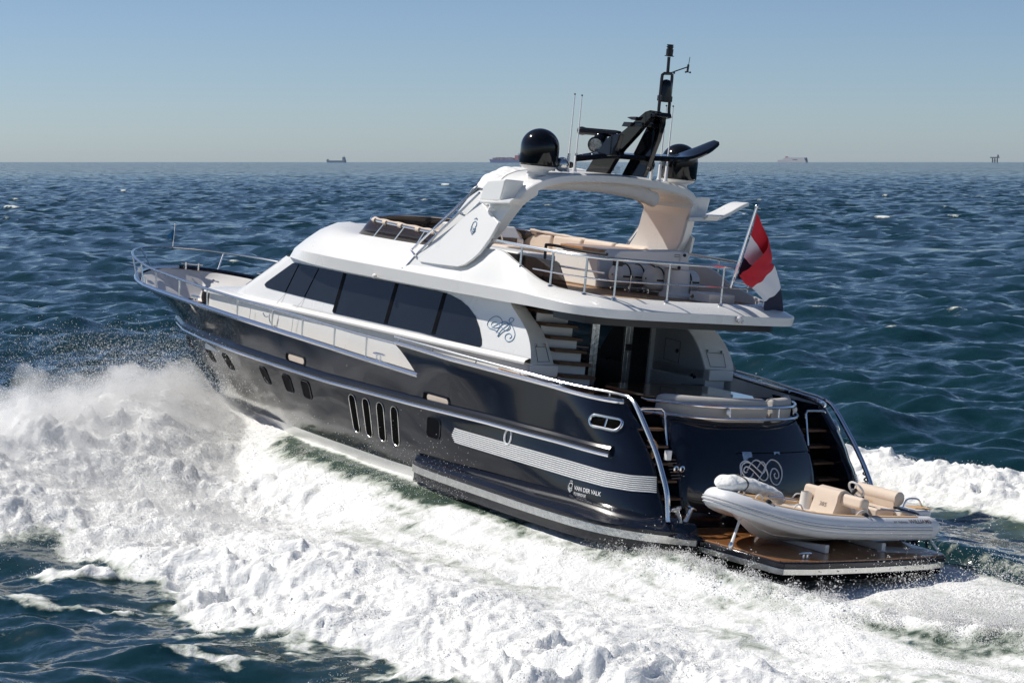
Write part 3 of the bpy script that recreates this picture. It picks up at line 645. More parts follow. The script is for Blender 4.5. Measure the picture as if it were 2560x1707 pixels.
# ---------------------------------------------------------------- flybridge moulding: a path of sections round the boat
# each section: windscreen base or coaming, crease, lower lip
SEC = [  # coaming top            crease               lip
 ((9.75, 0.0, 1.98), (12.25, 0.0, 1.34), (12.3, 0.0, 1.16)),
 ((9.73, .55, 1.97), (12.15, .75, 1.34), (12.2, .75, 1.16)),
 ((9.65, 1.05, 1.95), (11.8, 1.45, 1.36), (11.85, 1.45, 1.17)),
 ((9.50, 1.50, 1.92), (11.2, 2.05, 1.39), (11.3, 2.05, 1.19)),
 ((9.25, 1.85, 1.89), (10.5, 2.38, 1.42), (10.75, 2.38, 1.22)),
 ((8.9, 2.03, 1.88), (9.6, 2.52, 1.42), (9.7, 2.50, 1.18)),
 ((8.0, 2.08, 1.88), (8.4, 2.55, 1.41), (8.4, 2.51, 1.16)),
 ((7.0, 2.10, 1.88), (7.0, 2.56, 1.41), (7.0, 2.52, 1.16)),
 ((5.8, 2.14, 1.90), (5.8, 2.56, 1.41), (5.8, 2.52, 1.16)),
 ((4.8, 2.20, 1.98), (4.8, 2.56, 1.41), (4.8, 2.52, 1.165)),
 ((4.18, 2.26, 2.02), (4.2, 2.56, 1.41), (4.2, 2.52, 1.17)),
 ((3.80, 2.28, 2.01), (3.8, 2.56, 1.41), (3.8, 2.52, 1.17)),
 ((3.42, 2.30, 1.88), (3.4, 2.56, 1.41), (3.4, 2.52, 1.17)),
 ((3.04, 2.30, 1.75), (3.0, 2.56, 1.41), (3.0, 2.52, 1.175)),
 ((2.65, 2.28, 1.62), (2.6, 2.57, 1.40), (2.6, 2.53, 1.18)),
 ((2.2, 2.22, 1.545), (2.2, 2.57, 1.385), (2.2, 2.53, 1.18)),
 ((1.85, 2.12, 1.53), (1.75, 2.55, 1.37), (1.75, 2.52, 1.18)),
 ((1.55, 1.95, 1.51), (1.35, 2.46, 1.35), (1.35, 2.43, 1.18)),
 ((1.40, 1.75, 1.50), (1.05, 2.25, 1.335), (1.05, 2.23, 1.18)),
 ((1.33, 1.45, 1.49), (.90, 1.90, 1.325), (.90, 1.88, 1.175)),
 ((1.30, .9, 1.485), (.86, 1.0, 1.32), (.86, 1.0, 1.17)),
 ((1.30, 0.0, 1.48), (.85, 0.0, 1.32), (.85, 0.0, 1.17))]
def smooth_sec(k, n=5):
    return spline([s_[k] for s_ in SEC], n)
CO, CR, LI = smooth_sec(0), smooth_sec(1), smooth_sec(2)
m = MB()
for s in (1, -1):
    co = [(p[0], s*p[1], p[2]) for p in CO]; cr = [(p[0], s*p[1], p[2]) for p in CR]; li = [(p[0], s*p[1], p[2]) for p in LI]
    rows = []
    N = len(co)
    for k in np.linspace(0, 1, 7):   # between coaming and crease a full, slightly rounded shoulder; the nose of the moulding is full
        rows.append([tuple(np.array(c)*(1-k)+np.array(r)*k + np.array((0.0, 0, (0.34 if i < 12 else (0.34*max(0, (28-i)/16) + .04*(i >= 12)))*math.sin(math.pi*k)**1.0*(0.9 if i < 28 else .6)))) for i, (c, r) in enumerate(zip(co, cr))])
    lip2 = [(p[0], p[1], p[2]) for p in li]
    inn = [(p[0]+(0.28 if p[0] < 1.6 else 0), p[1]*(.86), p[2]) for p in li]
    cin = [(p[0]+(0.05 if p[0] < 1.6 else 0), p[1]-s*.07*min(1, abs(p[1])), p[2]) for p in co]; cfl = [(p[0]+(0.05 if p[0] < 1.6 else 0), p[1]-s*.07*min(1, abs(p[1])), 1.44) for p in co]
    m.grid(rows + [[(p[0], p[1]+.012*s*(abs(p[1]) > 2), p[2]-.02) for p in cr]] + [lip2, inn, [(p[0], 0, p[2]) for p in inn]]); m.grid([co, cin, cfl])
fly = m.build('flybridge_moulding', white, yacht, ang=22)
# dark recess under the overhang
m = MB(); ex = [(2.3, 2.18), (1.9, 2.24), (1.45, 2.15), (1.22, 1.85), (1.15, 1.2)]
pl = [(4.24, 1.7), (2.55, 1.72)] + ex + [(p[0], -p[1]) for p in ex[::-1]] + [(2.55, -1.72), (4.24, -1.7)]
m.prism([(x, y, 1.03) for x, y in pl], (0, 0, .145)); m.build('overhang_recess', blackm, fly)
m = MB(); m.grid([[(x, y, 1.452) for y in np.linspace(-yy, yy, 5)] for x, yy in ((1.32, 1.4), (1.45, 1.8), (2.0, 2.1), (3.2, 2.2), (6, 2.05), (9.2, 1.7))]); m.build('flybridge_deck', teakd, yacht)
# ridge line and small fittings on the moulding
c = onY(2.58, 'z2', 225, 852); MB().ball(c, .052, 10, (1.3, .8, .9)).build('deck_light', white2, fly); 
c = onX(.83, 'a6', 1210, 848); m = MB(); m.ball(c, .075, 10, (.9, 1.1, .8)); m.ball(np.array(c)+np.array((-.05, .03, -.035)), .032, 8); m.ball(np.array(c)+np.array((-.05, -.05, -.035)), .032, 8); m.build('stern_camera', white2, fly)
# smoked windscreen of the flybridge with steel frame and rolled cover
def along(P, x): return None
WB = spline([(9.68, 0, 1.96), (9.6, .9, 1.95), (9.42, 1.5, 1.91), (9.12, 1.88, 1.88), (8.7, 2.02, 1.87), (7.9, 2.06, 1.87), (6.9, 2.08, 1.87), (6.3, 2.09, 1.87)], 6)
WT = spline([(9.45, 0, 2.30), (9.3, .85, 2.29), (9.08, 1.42, 2.25), (8.85, 1.8, 2.21), (8.4, 1.97, 2.185), (7.6, 2.03, 2.165), (6.7, 2.05, 2.14), (6.1, 2.07, 2.135)], 6)
for s in (1, -1):
    f = lambda P: [(p[0], s*p[1], p[2]) for p in P]
    MB().grid([f(WB), f(WT)]).build('wind_screen', smoke, yacht, solid=.012)
    MB().tube(f(WT), .022, 8).build('screen_rail', steel, yacht)
    for i in (27, 32, 37):
        if i < len(WB): MB().tube([f(WB)[i], f(WT)[i]], .016, 6).build('screen_post', steel, yacht)
    # folded cover lashed along the rail
    cv = [np.array(p)+np.array((0, -.03*s, .03)) for p in f(WT)[22:]]
    MB().tube(cv, [.028+.008*math.sin(i*1.7) for i in range(len(cv))], 8).build('rail_cover', cream, yacht)
    for i in (23, 27, 31, 35, 40): 
        if i < len(WT)-1: p = np.array(f(WT)[i]); q = np.array(f(WT)[i+1]); dd = (q-p)/np.linalg.norm(q-p); MB().tube([p-dd*.06, p+dd*.06], .045, 10).build('cover_strap', cream, yacht)
# ---------------------------------------------------------------- radar arch with hardtop
AZ = [1.45, 1.50, 1.57, 1.71, 2.03, 2.45, 2.94, 3.24, 3.40, 3.54]
XA = T(AZ, [5.9, 5.5, 5.05, 4.66, 4.40, 4.06, 3.78, 3.56, 3.46, 3.42])
XF = T([1.45, 1.59, 1.88, 2.5, 3.12, 3.4, 3.54], [6.52, 6.42, 6.02, 5.42, 5.05, 5.15, 5.25])
half = spline([(2.50, 1.42), (2.46, 1.60), (2.36, 2.0), (2.27, 2.45), (2.17, 2.8), (2.07, 3.05), (1.90, 3.25), (1.62, 3.39), (1.2, 3.47), (.6, 3.52), (0, 3.54)], 5)
path = [(p[0], p[1]) for p in half] + [(-p[0], p[1]) for p in half[-2::-1]]
m = MB(); rows = []
for i, (y, z) in enumerate(path):
    a = np.array(path[max(i-1, 0)]); b = np.array(path[min(i+1, len(path)-1)]); t = (b-a)/np.linalg.norm(b-a); nrm = np.array((t[1], -t[0]))
    if nrm[1] > 0 and abs(y) < 1.5: nrm = -nrm
    if abs(y) >= 1.5 and nrm[0]*y > 0: nrm = -nrm
    th = 0.24 if abs(y) > 1.9 else 0.17
    q = np.array((y, z)) + nrm*th; xa, xf = XA(z), XF(z)
    rows.append([(xa+.05, y, z), (xa, y+nrm[0]*.03, z+nrm[1]*.03), (xa, q[0]-nrm[0]*.03, q[1]-nrm[1]*.03), (xa+.04, q[0], q[1]), (xf-.05, q[0], q[1]), (xf, (y+q[0])/2, (z+q[1])/2), (xf-.04, y, z)])
m.grid(rows, cu=True); arch = m.build('radar_arch', white, yacht, ang=38)
for s in (1, -1):
    pl = [(1000, 300), (1135, 462), (1075, 570), (1022, 640), (985, 690), (930, 738), (880, 772), (830, 785), (690, 768), (556, 748), (549, 735), (650, 640)]
    py = lambda v: float(np.interp(v, [300, 460, 640, 785], [2.24, 2.30, 2.40, 2.53])); P = [onY(py(v), 'z2', u, v) for u, v in pl]; MB().prism([(p[0], s*p[1], p[2]) for p in P], (0, -s*.07, 0)).build('arch_panel', white, arch, bevel=.012)
    c0 = onY(2.32, 'z2', 960, 500); pz = lambda z: float(np.interp(z, [1.5, 2.0, 2.5, 2.95], [2.535, 2.405, 2.305, 2.245])); lion(lambda u, v: (c0[0]-u*.18, s*(pz(c0[2]+v*.24)+.004), c0[2]+v*.24), .0075, 'lion_badge', bluescr, arch)
    # equipment locker with its shelf on the outer face
    P = [onY(2.42, 'z2', u, v) for u, v in ((1050, 150), (1180, 140), (1160, 225), (1138, 300), (985, 296), (1000, 245), (1015, 190))]
    MB().prism([(p[0], s*2.40, p[2]) for p in P], (0, -s*.42, 0)).build('equipment_locker', white, arch, bevel=.03)
    P = [onY(2.40, 'z2', u, v) for u, v in ((985, 292), (1130, 302), (1258, 282), (1225, 322), (1010, 318))]
    MB().prism([(p[0], s*2.43, p[2]) for p in P], (0, -s*.34, 0)).build('locker_shelf', white, arch, bevel=.02)
    c0 = onY(2.27, 'z2', 1085, 362); MB().tube([(c0[0]+.06, s*2.26, c0[2]), (c0[0]-.07, s*2.26, c0[2])], .03, 8).build('arch_light', bone, arch)
    c0 = onX(4.0, 'a4', 555, 412); MB().lathe([(0, .012), (.05, .02), (.06, .012), (.115, .012), (.125, 0)], (4.25, s*1.99, c0[2]), 18, (0, -s, 0)).build('loudspeaker', liner, arch)
    # inner panel line
    MB().tube([(6.1, s*2.045, 1.75), (5.7, s*2.05, 2.12), (5.55, s*2.05, 2.17), (4.72, s*2.045, 2.17), (4.6, s*2.045, 2.05)], .006, 4).build('panel_line', liner, arch)
# gathered white cover over the front of the hardtop
m = MB(); rows = []
for i, (y, z) in enumerate(path):
    if z < 3.0: continue
    wr = .02*math.sin(i*2.1)+.015*math.sin(i*5.3)
    xf = XF(z); rows.append([(xf-.55, y*1.005, z+.008), (xf-.35, y*1.01, z+.035+wr), (xf-.1, y*1.015, z+.04+wr*1.5), (xf+.08+wr, y*1.01, z-.02), (xf+.12+wr, y*.99, z-.14), (xf+.02, y*.97, z-.24)])
m.grid(rows); m.build('hardtop_cover', sheet, yacht, sub=1)
# rolled sunshade under the after edge
up_ = [(1420, 165), (1560, 150), (1800, 142), (2000, 158), (2200, 195), (2330, 250)]; lo_ = [(1392, 214), (1560, 222), (1800, 232), (2000, 258), (2150, 292), (2285, 352)]
cen = []; rr = []
for a, b in zip(up_, lo_):
    A = onX(3.62, 'z2', *a); B = onX(3.62, 'z2', *b); cen.append((A+B)/2 + np.array((.06, 0, 0))); rr.append(np.linalg.norm(A-B)/2)
cen = spline(cen, 7); rr = [float(np.interp(i, np.arange(6)*7, rr)) + .008*math.sin(i*2.3) for i in range(len(cen))]
MB().tube(cen, rr, 18).build('rolled_sunshade', canvas, yacht, sub=1)
# slanted stainless stays either side of the arch
def stays(s, pts, name='arch_stay', r=.022):
    MB().tube([(p[0], s*abs(p[1]), p[2]) for p in pts], r, 8).build(name, steel, yacht)
for s in (1, -1):
    A = onY(2.50, 'a2', 885, 1480); stays(s, [A, onY(2.42, 'a2', 1100, 1235), onY(2.3, 'a2', 1990, 365)])
    stays(s, [onY(2.48, 'a2', 1045, 1285), onY(2.42, 'a2', 990, 1210), onY(2.38, 'a2', 1090, 1110), onY(2.1, 'a2', 1975, 265)]); stays(s, [onY(2.34, 'a2', 1320, 905), onY(2.08, 'a2', 1985, 305)], r=.016)
    stays(s, [onY(2.3, 'a2', 1310, 905), onY(2.3, 'a2', 1350, 970)], r=.014); stays(s, [onY(2.2, 'a2', 1655, 600), onY(2.24, 'a2', 1675, 650), onY(2.28, 'a2', 1760, 668)], r=.014)
    MB().lathe([(0, .03), (.05, .028), (.06, 0)], A+np.array((0, 0, -.01)) if s > 0 else (A[0], -A[1], A[2]-.01), 12).build('stay_foot', steel, yacht)
# white wings left and right of the arch
WA = [(770, 492), (930, 490), (1060, 488), (1140, 478), (1250, 428), (1360, 365), (1450, 322), (1472, 326)]; WF = [(795, 468), (860, 468), (920, 462), (1000, 438), (1090, 396), (1180, 348), (1260, 316), (1318, 310)]
m = MB(); rows = []
for i, (a_, f_) in enumerate(zip(WA, WF)):
    A = onX(3.55, 'a4', *a_); F = onX(4.10, 'a4', *f_); th = .075 if i < 7 else .04; d_ = np.array((0, 0, -th))
    rows.append([A, A*.97+F*.03+np.array((0, 0, .012)), F*.97+A*.03+np.array((0, 0, .012)), F, F+d_*.5, A+d_+np.array((.06, 0, 0)), A+d_*.8])
rows = [list(r) for r in zip(*[spline(list(c_), 4) for c_ in zip(*rows)])]
m.grid(rows, cu=True); m.add(rows[-1], [tuple(range(7))]); m.add(rows[0], [tuple(range(7))]); m.build('side_wing_foil', white, arch, ang=30)
# ---------------------------------------------------------------- mast group on the hardtop
mast = bpy.data.objects.new('mast', None); COL.objects.link(mast); mast.parent = yacht
def plate(name, z, pts, y, th, parent, material, y1=None, vspan=None, bev=.012):
    P = []
    for u, v in pts:
        yy = y if y1 is None else y + (y1-y)*np.interp(v, [vspan[1], vspan[0]], [0, 1]); P.append(onY(yy, z, u, v))
    return MB().prism(P, (0, -th, 0)).build(name, material, parent, bevel=bev)
plate('mast_leg', 'z3', [(792, 1375), (1005, 1388), (1112, 1215), (1160, 1150), (1290, 1010), (1400, 880), (1455, 815), (1510, 800), (1500, 782), (1430, 768), (1385, 782), (1325, 830), (1230, 915), (1135, 995), (1060, 1012), (1000, 1045), (920, 1160), (905, 1190)], .52, .10, mast, black, .22, (770, 1380))
plate('mast_leg', 'z3', [(1152, 1402), (1360, 1425), (1440, 1215), (1500, 1060), (1545, 905), (1548, 830), (1515, 785), (1470, 800), (1425, 870), (1390, 945), (1262, 1200), (1205, 1300)], -.38, .10, mast, black, -.08, (790, 1420))
m = MB()
A = onY(.22, 'z3', 1450, 790); B = onY(-.08, 'z3', 1510, 800); m.prism([A+np.array((.22, 0, -.02)), A+np.array((-.08, 0, .02)), A+np.array((-.12, 0, -.06)), A+np.array((.15, 0, -.12))], (0, B[1]-A[1]-.08, 0)); m.build('mast_head', black, mast, bevel=.02)
m = MB(); A = onY(.2, 'z3', 1330, 900); m.box((A[0]-.12, -.2, A[2]-.05), (A[0]+.12, .25, A[2]+.02)); m.build('cross_brace', black, mast, bevel=.015)
# swept wing through the mast
m = MB(); rows = []
for (y, x, z, c_) in ((1.0, 3.55, 3.74, .12), (.85, 3.42, 3.78, .3), (.5, 3.25, 3.85, .55), (0, 3.02, 3.87, .6), (-.45, 2.85, 3.90, .62), (-.8, 2.82, 3.92, .60), (-1.05, 2.78, 3.97, .58), (-1.35, 2.72, 4.12, .5), (-1.6, 2.78, 4.26, .32)):
    rows.append([np.array(p) for p in ((x, y, z), (x+.02, y, z+.05), (x+c_*.5, y, z+.075), (x+c_, y, z+.03), (x+c_, y, z), (x+c_*.5, y, z-.035), (x+.03, y, z-.04))])
rows = [list(r) for r in zip(*[spline(list(c_), 4) for c_ in zip(*rows)])]
m.grid(rows, cu=True); m.add(rows[0], [tuple(range(7))]); m.add(rows[-1], [tuple(range(7))]); m.build('mast_wing', black, mast, ang=40)
P = [onY(.60, 'z3', u, v) for u, v in ((905, 1190), (925, 1150), (1000, 1045), (1060, 1012), (1140, 1000), (1112, 1090), (1085, 1165), (1108, 1215), (930, 1218))]
MB().prism(P, (0, -.10, 0)).build('equipment_pod', black, mast, bevel=.02)
MB().tube([onY(.45, 'z3', 905, 1170), onY(.45, 'z3', 1100, 1165)], .05, 8).build('pod_rail', black, mast)
# open array radar on its pedestal, search light under it
a = onY(.35, 'z3', 735, 968); b = onY(.1, 'z3', 1135, 1003)
m = MB(); d = (b-a); rows = []
for k, q in ((0, .02), (.01, .075), (.08, .085), (.16, .07), (.9, .07), (1, .06)):
    c_ = a+d*k; u1 = np.array((-d[1], d[0], 0))/np.linalg.norm(d[:2]); rows.append([c_+u1*q*math.cos(t)+np.array((0, 0, q*.95*math.sin(t))) for t in np.linspace(0, 2*math.pi, 15)[:-1]])
m.grid(rows, cu=True); m.add(rows[0], [tuple(range(14))]); radar = m.build('radar_scanner', black, mast, ang=50)
c = onY(.22, 'z3', 945, 1075); MB().lathe([(.09, .14), (.12, .10), (.13, -.02), (.15, -.08)], c, 16).build('radar_pedestal', black, radar)
c = onY(.35, 'z3', 905, 1105); ax = Vector((-.55, .75, -.1)); m = MB().lathe([(0, -.28), (.11, -.25), (.145, -.1), (.15, .05), (.12, .07)], c, 18, ax); lamp = m.build('search_light', black, mast)
MB().lathe([(0, .066), (.118, .062)], c, 18, ax).build('lamp_glass', steel2, lamp)
# loop frame with camera dome, top light, wind sensor
X0 = 2.62; q = lambda z, u, v: onX(X0, z, u, v)
L1 = [q('b6', 1340, 190), q('b6', 1440, 190), q('b6', 1480, 165), q('b5', 1330, 1560), q('b5', 1400, 860), q('b5', 1412, 790), q('b5', 1455, 760), q('b5', 1590, 765), q('b5', 1632, 790), q('b5', 1628, 860), q('b5', 1560, 1565), q('b6', 1648, 165), q('b6', 1610, 210), q('b6', 1525, 212)]
MB().tube(L1, .028, 8).build('mast_loop', blackm, mast)
m = MB(); c = q('b5', 1500, 1010); m.lathe([(0, .09), (.05, .08), (.085, .05), (.105, 0), (.11, -.05), (.11, -.30), (.09, -.31)], c, 18); m.build('camera_dome', black, mast)
m = MB(); c = q('b5', 1465, 1330); m.box((X0-.06, c[1]-.13, c[2]-.05), (X0+.06, c[1]+.13, c[2]+.05)); m.build('camera_shelf', blackm, mast, bevel=.01)
a = q('b5', 1530, 760); b = q('b5', 1560, 390); MB().tube([a, b], .028, 8).build('top_pole', blackm, mast)
c = q('b5', 1565, 380); MB().lathe([(.03, 0), (.085, .004), (.085, .012), (.062, .02), (.064, .13), (.05, .135), (.052, .16), (.066, .165), (.066, .178), (.05, .18), (.05, .195), (.064, .2), (.062, .21), (0, .212)], c, 16).build('top_light', blackm, mast)
m = MB(); m.tube([q('b5', 1600, 752), q('b5', 1720, 705), q('b5', 1985, 615)], .011, 6); m.tube([q('b5', 1975, 740), q('b5', 2000, 560)], .02, 6); m.tube([q('b5', 2005, 560), q('b5', 2035, 390)], .006, 5); m.tube([q('b5', 1940, 730), q('b5', 2035, 738)], .008, 5)
for u, v in ((1940, 730), (2038, 740), (1678, 752)): m.ball(q('b5', u, v), .019, 8)
m.build('wind_sensor', blackm, mast)
m = MB(); m.box((X0+.3, .0, 0), (X0+.9, .1, .0)) if False else None
P = [onY(.3, 'z3', u, v) for u, v in ((1205, 838), (1240, 832), (1300, 832), (1290, 850), (1275, 865), (1250, 862))]; MB().prism(P, (0, -.25, 0)).build('mast_antenna', blackm, mast)
P = [onY(.3, 'z3', u, v) for u, v in ((1175, 882), (1245, 885), (1235, 925), (1152, 925))]; MB().prism(P, (0, -.3, 0)).build('mast_bracket', blackm, mast)
c = onY(-.6, 'z3', 1415, 1300); MB().ball(c, .14, 12, (.9, .9, 1.0)).build('horn_dome', black, mast)
# satellite domes
for s in (1, -1):
    c = (3.87, s*1.63, 3.56); R = .345
    dome = MB().lathe([(.29, -.02), (.325, .0), (R, .03), (R*1.0, .33)] + [(R*math.cos(a), .33+R*.95*math.sin(a)) for a in np.linspace(.12, math.pi/2, 10)], c, 32).build('satellite_dome', black, yacht, ang=60)
    MB().lathe([(.33, -.005), (.29, -.05), (.20, -.08), (.18, -.12), (.20, -.16)], c, 28).build('dome_base', white2, dome)
    MB().lathe([(.18, -.10), (.16, -.14), (.17, -.24)], c, 20).build('dome_foot', liner, dome)
# whip antennas, horn lamp, floodlights
for s in (1, -1):
    for (y, b, t) in ((1.147, 3.497, 4.876), (.985, 3.515, 4.87)):
        w_ = MB().tube([(3.645, s*y, b+.0), (3.645, s*y, b+.06), (3.645, s*y, b+.28), (3.645, s*y, b+.30), (3.648, s*y, t)], [.045, .03, .026, .013, .0095], 8).build('whip_antenna', bone, yacht)
        MB().ball((3.648, s*y, t), .017, 8).build('antenna_tip', blackm, w_); MB().tube([(3.645, s*y, b+.27), (3.645, s*y, b+.33)], .024, 8).build('antenna_ferrule', steel, w_)
c = onY(1.25, 'z3', 568, 1300); m = MB().ball(c, .17, 16, (.8, .8, .78)); m.tube([onY(1.25, 'z3', 485, 1365), onY(1.25, 'z3', 485, 1335)], .03, 8); m.tube([onY(1.25, 'z3', 580, 1370), onY(1.25, 'z3', 580, 1340)], .03, 8); fl = m.build('flood_light', steel2, yacht)
c = onY(1.0, 'z3', 650, 1305); MB().lathe([(0, .03), (.045, .02), (.06, 0), (.05, -.03)], c, 14, (-1, .6, 0)).build('lamp_reflector', blackm, fl)
for (u, v) in ((1050, 1340), (1105, 1345)):
    c = onY(0, 'z3', u, v); m = MB().lathe([(0, .03), (.06, .03), (.055, -.04), (0, -.05)], c, 14, (-1, .5, .1)); m.tube([c, c+np.array((0, 0, -.12))], .012, 6); m.build('deck_floodlight', steel2, yacht)
m = MB(); c = onY(-.75, 'z3', 1445, 1390); m.tube([c+np.array((0, 0, -.15)), c+np.array((0, 0, .15))], .03, 8); m.tube([c+np.array((0, 0, .1)), c+np.array((0, 0, .75))], .008, 5); m.build('mast_pole_light', bone, yacht)
# ---------------------------------------------------------------- flybridge: seats, bar, davit, rails
def boxp(name, lo, hi, material, parent, bev=.02, ang=35):
    return MB().box(lo, hi).build(name, material, parent, ang=ang, bevel=bev)
ZD = 1.455
# settee along the starboard side with a return forward
sf = bpy.data.objects.new('flybridge_settee', None); COL.objects.link(sf); sf.parent = yacht
boxp('seat_base', (4.9, -2.08, ZD), (8.9, -1.30, 1.70), white2, sf); boxp('seat_base', (8.3, -2.0, ZD), (8.95, .2, 1.70), white2, sf)
def cushion(name, lo, hi, mat_, parent, bev=.07): 
    return MB().box(lo, hi).build(name, mat_, parent, ang=60, bevel=bev)
for i in range(4): cushion('seat_cushion', (4.95+i*.98, -1.95, 1.70), (5.91+i*.98, -1.28, 1.83), cream, sf, .05)
for i in range(4):
    x0 = 5.0+i*.98; m = MB()
    m.prism([(x0, -2.14, 1.80), (x0+.95, -2.14, 1.80), (x0+.95, -2.16, 2.20-.01*i*0), (x0, -2.16, 2.20)], (0, .2, 0)); m.build('back_cushion', cream, sf, ang=60, bevel=.075)
cushion('seat_cushion', (8.3, -1.25, 1.70), (8.9, .2, 1.83), cream, sf, .05); cushion('back_cushion', (8.85, -1.95, 1.78), (9.05, .15, 2.18), cream, sf, .08)
# white bar cabinet with teak counter
boxp('bar_cabinet', (3.93, -1.75, ZD), (5.25, .0, 2.10), white, yacht, .04)
m = MB(); m.prism([(3.86, .03, 2.105), (5.04, .05, 2.105), (5.30, -.3, 2.105), (5.30, -1.8, 2.105), (3.86, -1.8, 2.105)], (0, 0, .06)); m.build('bar_counter', woodrim, yacht, bevel=.01)
boxp('storage_locker', (4.2, .76, ZD), (6.3, 1.42, 1.98), white, yacht, .05)
# helm station behind the forward screen
hs = bpy.data.objects.new('helm_station', None); COL.objects.link(hs); hs.parent = yacht
boxp('dash', (8.15, -1.45, ZD), (8.95, .25, 2.06), white, hs, .06); m = MB(); m.prism([(8.15, -1.4, 2.06), (8.15, .2, 2.06), (8.55, .2, 2.28), (8.75, .2, 2.06)][::-1] if False else [(8.1, .2, 2.03), (8.35, .2, 2.27), (8.75, .2, 2.25), (8.95, .2, 2.05)], (0, -1.55, 0)); m.build('instrument_cowl', white2, hs, bevel=.05)
MB().box((8.07, -1.2, 1.96), (8.10, .05, 2.05)).build('screen', glassb, hs)
MB().tube([(8.02+.0*k, -.6+.19*math.cos(k), 1.98+.19*math.sin(k)) for k in np.linspace(0, 2*math.pi, 19)[:-1]], .018, 6, closed=True).build('wheel', steel, hs)
boxp('helm_seat', (6.9, -1.1, ZD), (7.5, -.1, 1.95), cream, hs, .08)
# companionway rail and smoked guard on the port side
MB().tube(spline([onY(1.62, 'a3', 1070, 1445), onY(1.62, 'a3', 1085, 1265), onY(1.62, 'a3', 1105, 1245), onY(1.62, 'a3', 1250, 1262), onY(1.62, 'a3', 1700, 1350), onY(1.62, 'a3', 1985, 1385)], 4), .026, 8).build('companionway_rail', blackm, yacht)
MB().tube([onY(1.60, 'a3', 1070, 1445), onY(1.60, 'z4', 345, 590)], .024, 8).build('companionway_post', blackm, yacht)
MB().tube([onY(1.62, 'z4', 470, 485), onY(1.62, 'z4', 795, 538)], .018, 8).build('companionway_rail', steel, yacht)
P = [onY(1.95, 'z4', 20, 372), onY(1.95, 'z4', 440, 448), onY(1.95, 'z4', 462, 465), onY(1.95, 'z4', 525, 655), onY(1.95, 'z4', 300, 590), onY(1.95, 'z4', 130, 470)]
MB().prism(P, (0, -.015, 0)).build('smoked_guard', smoke, yacht, smooth=False)
# davit (crane) folded across the after deck
dv = bpy.data.objects.new('davit', None); COL.objects.link(dv); dv.parent = yacht
XV = 2.45
P = [onX(XV, 'a5', u, v) for u, v in ((222, 480), (250, 430), (300, 395), (420, 393), (900, 402), (1215, 402), (1190, 480), (1115, 655), (1000, 640), (760, 585), (420, 528), (235, 520))]
MB().prism(P, (.36, 0, 0)).build('davit_arm', white2, dv, bevel=.05)
P = [onX(XV, 'a5', u, v) for u, v in ((1218, 402), (1285, 410), (1318, 440), (1318, 690), (1230, 694), (1118, 660), (1195, 480))]
MB().prism(P, (.40, 0, 0)).build('davit_head', white2, dv, bevel=.04)
c = onX(XV+.2, 'a5', 1140, 695); MB().lathe([(.30, ZD-c[2]), (.30, ZD+.06-c[2]), (.23, ZD+.10-c[2]), (.23, .03), (0, .04)], c, 24).build('davit_column', white2, dv)
for u, v in ((1243, 462), (1163, 643)): MB().lathe([(.028, -.03), (.03, .01), (0, .012)], onX(XV-.01, 'a5', u, v), 12, (-1, 0, 0)).build('davit_pin', blackm, dv)
m = MB(); c = onX(XV-.05, 'a5', 262, 575); m.box(c-np.array((.05, .08, .05)), c+np.array((.05, .08, .04))); m.tube([c, c+np.array((0, -.15, -.02))], .012, 6); m.build('davit_hook', blackm, dv, bevel=.01)
P = [onX(XV-.006, 'a5', u, v) for u, v in ((1100, 452), (1172, 452), (1165, 485), (1096, 482))]; MB().tube(P, .005, 4, closed=True).build('davit_badge', ink, dv)
# low end locker and sloping coaming aft, starboard
boxp('deck_locker', (1.65, -1.35, ZD), (2.2, -.75, 1.62), white2, yacht, .02); c = onX(1.64, 'a5', 1352, 1060); MB().lathe([(.035, -.01), (.036, .01), (0, .012)], c, 12, (-1, 0, 0)).build('locker_vent', blackm, yacht)
P = [(4.6, ZD), (1.45, ZD), (1.5, 1.50), (2.0, 1.60), (2.6, 1.74), (3.1, 1.95), (3.5, 2.02), (4.6, 2.02)]
m = MB(); m.prism([(x, -2.14, z) for x, z in P], (0, .05, 0)); m.build('coaming_liner', white2, yacht)
# guard rails of the flybridge: port run, across the stern, starboard run
RT = 2.15
def yr_(x): return 2.28 if x > 1.9 else 2.28-.0
RAILT = spline([(4.15, 2.26, 2.18), (3.2, 2.29, 2.165), (2.2, 2.27, 2.15), (1.75, 2.18, 2.145), (1.42, 1.98, 2.14), (1.28, 1.72, 2.14), (1.22, 1.3, 2.14), (1.20, .6, 2.14), (1.20, 0, 2.14)], 6)
for s in (1, -1):
    f = lambda P, dz=0: [(p[0], s*p[1], p[2]+dz) for p in P]
    rail = MB().tube(f(RAILT), .028, 10).build('guard_rail', steel, yacht)
    MB().tube(f(RAILT[8:], -.36), .014, 8).build('lower_rail', steel, rail)
    MB().tube(f(RAILT[8:20], -.22), .0, 3).build('x', steel, rail) if False else None
    for (x, y, zb) in ((3.22, 2.29, 1.80), (2.35, 2.27, 1.56), (1.62, 2.10, 1.51)):
        zt = float(np.interp(x, [p[0] for p in RAILT[::-1]], [p[2] for p in RAILT[::-1]])); MB().tube([(x, s*y, zb), (x, s*y, zt)], .02, 8).build('stanchion', steel, rail); MB().lathe([(0, .02), (.04, .012), (.045, 0)], (x, s*y, zb), 12).build('stanchion_foot', steel, rail)
    for y in (1.72, .62):
        if s < 0 and y < .6: continue
        x = 1.285 if y > 1.5 else 1.205
        MB().tube([(x, s*y, 1.47), (x, s*y, 2.14)], .02, 8).build('stanchion', steel, rail); MB().lathe([(0, .03), (.04, .02), (.045, 0)], (x, s*y, 1.475), 12).build('stanchion_foot', steel, rail)
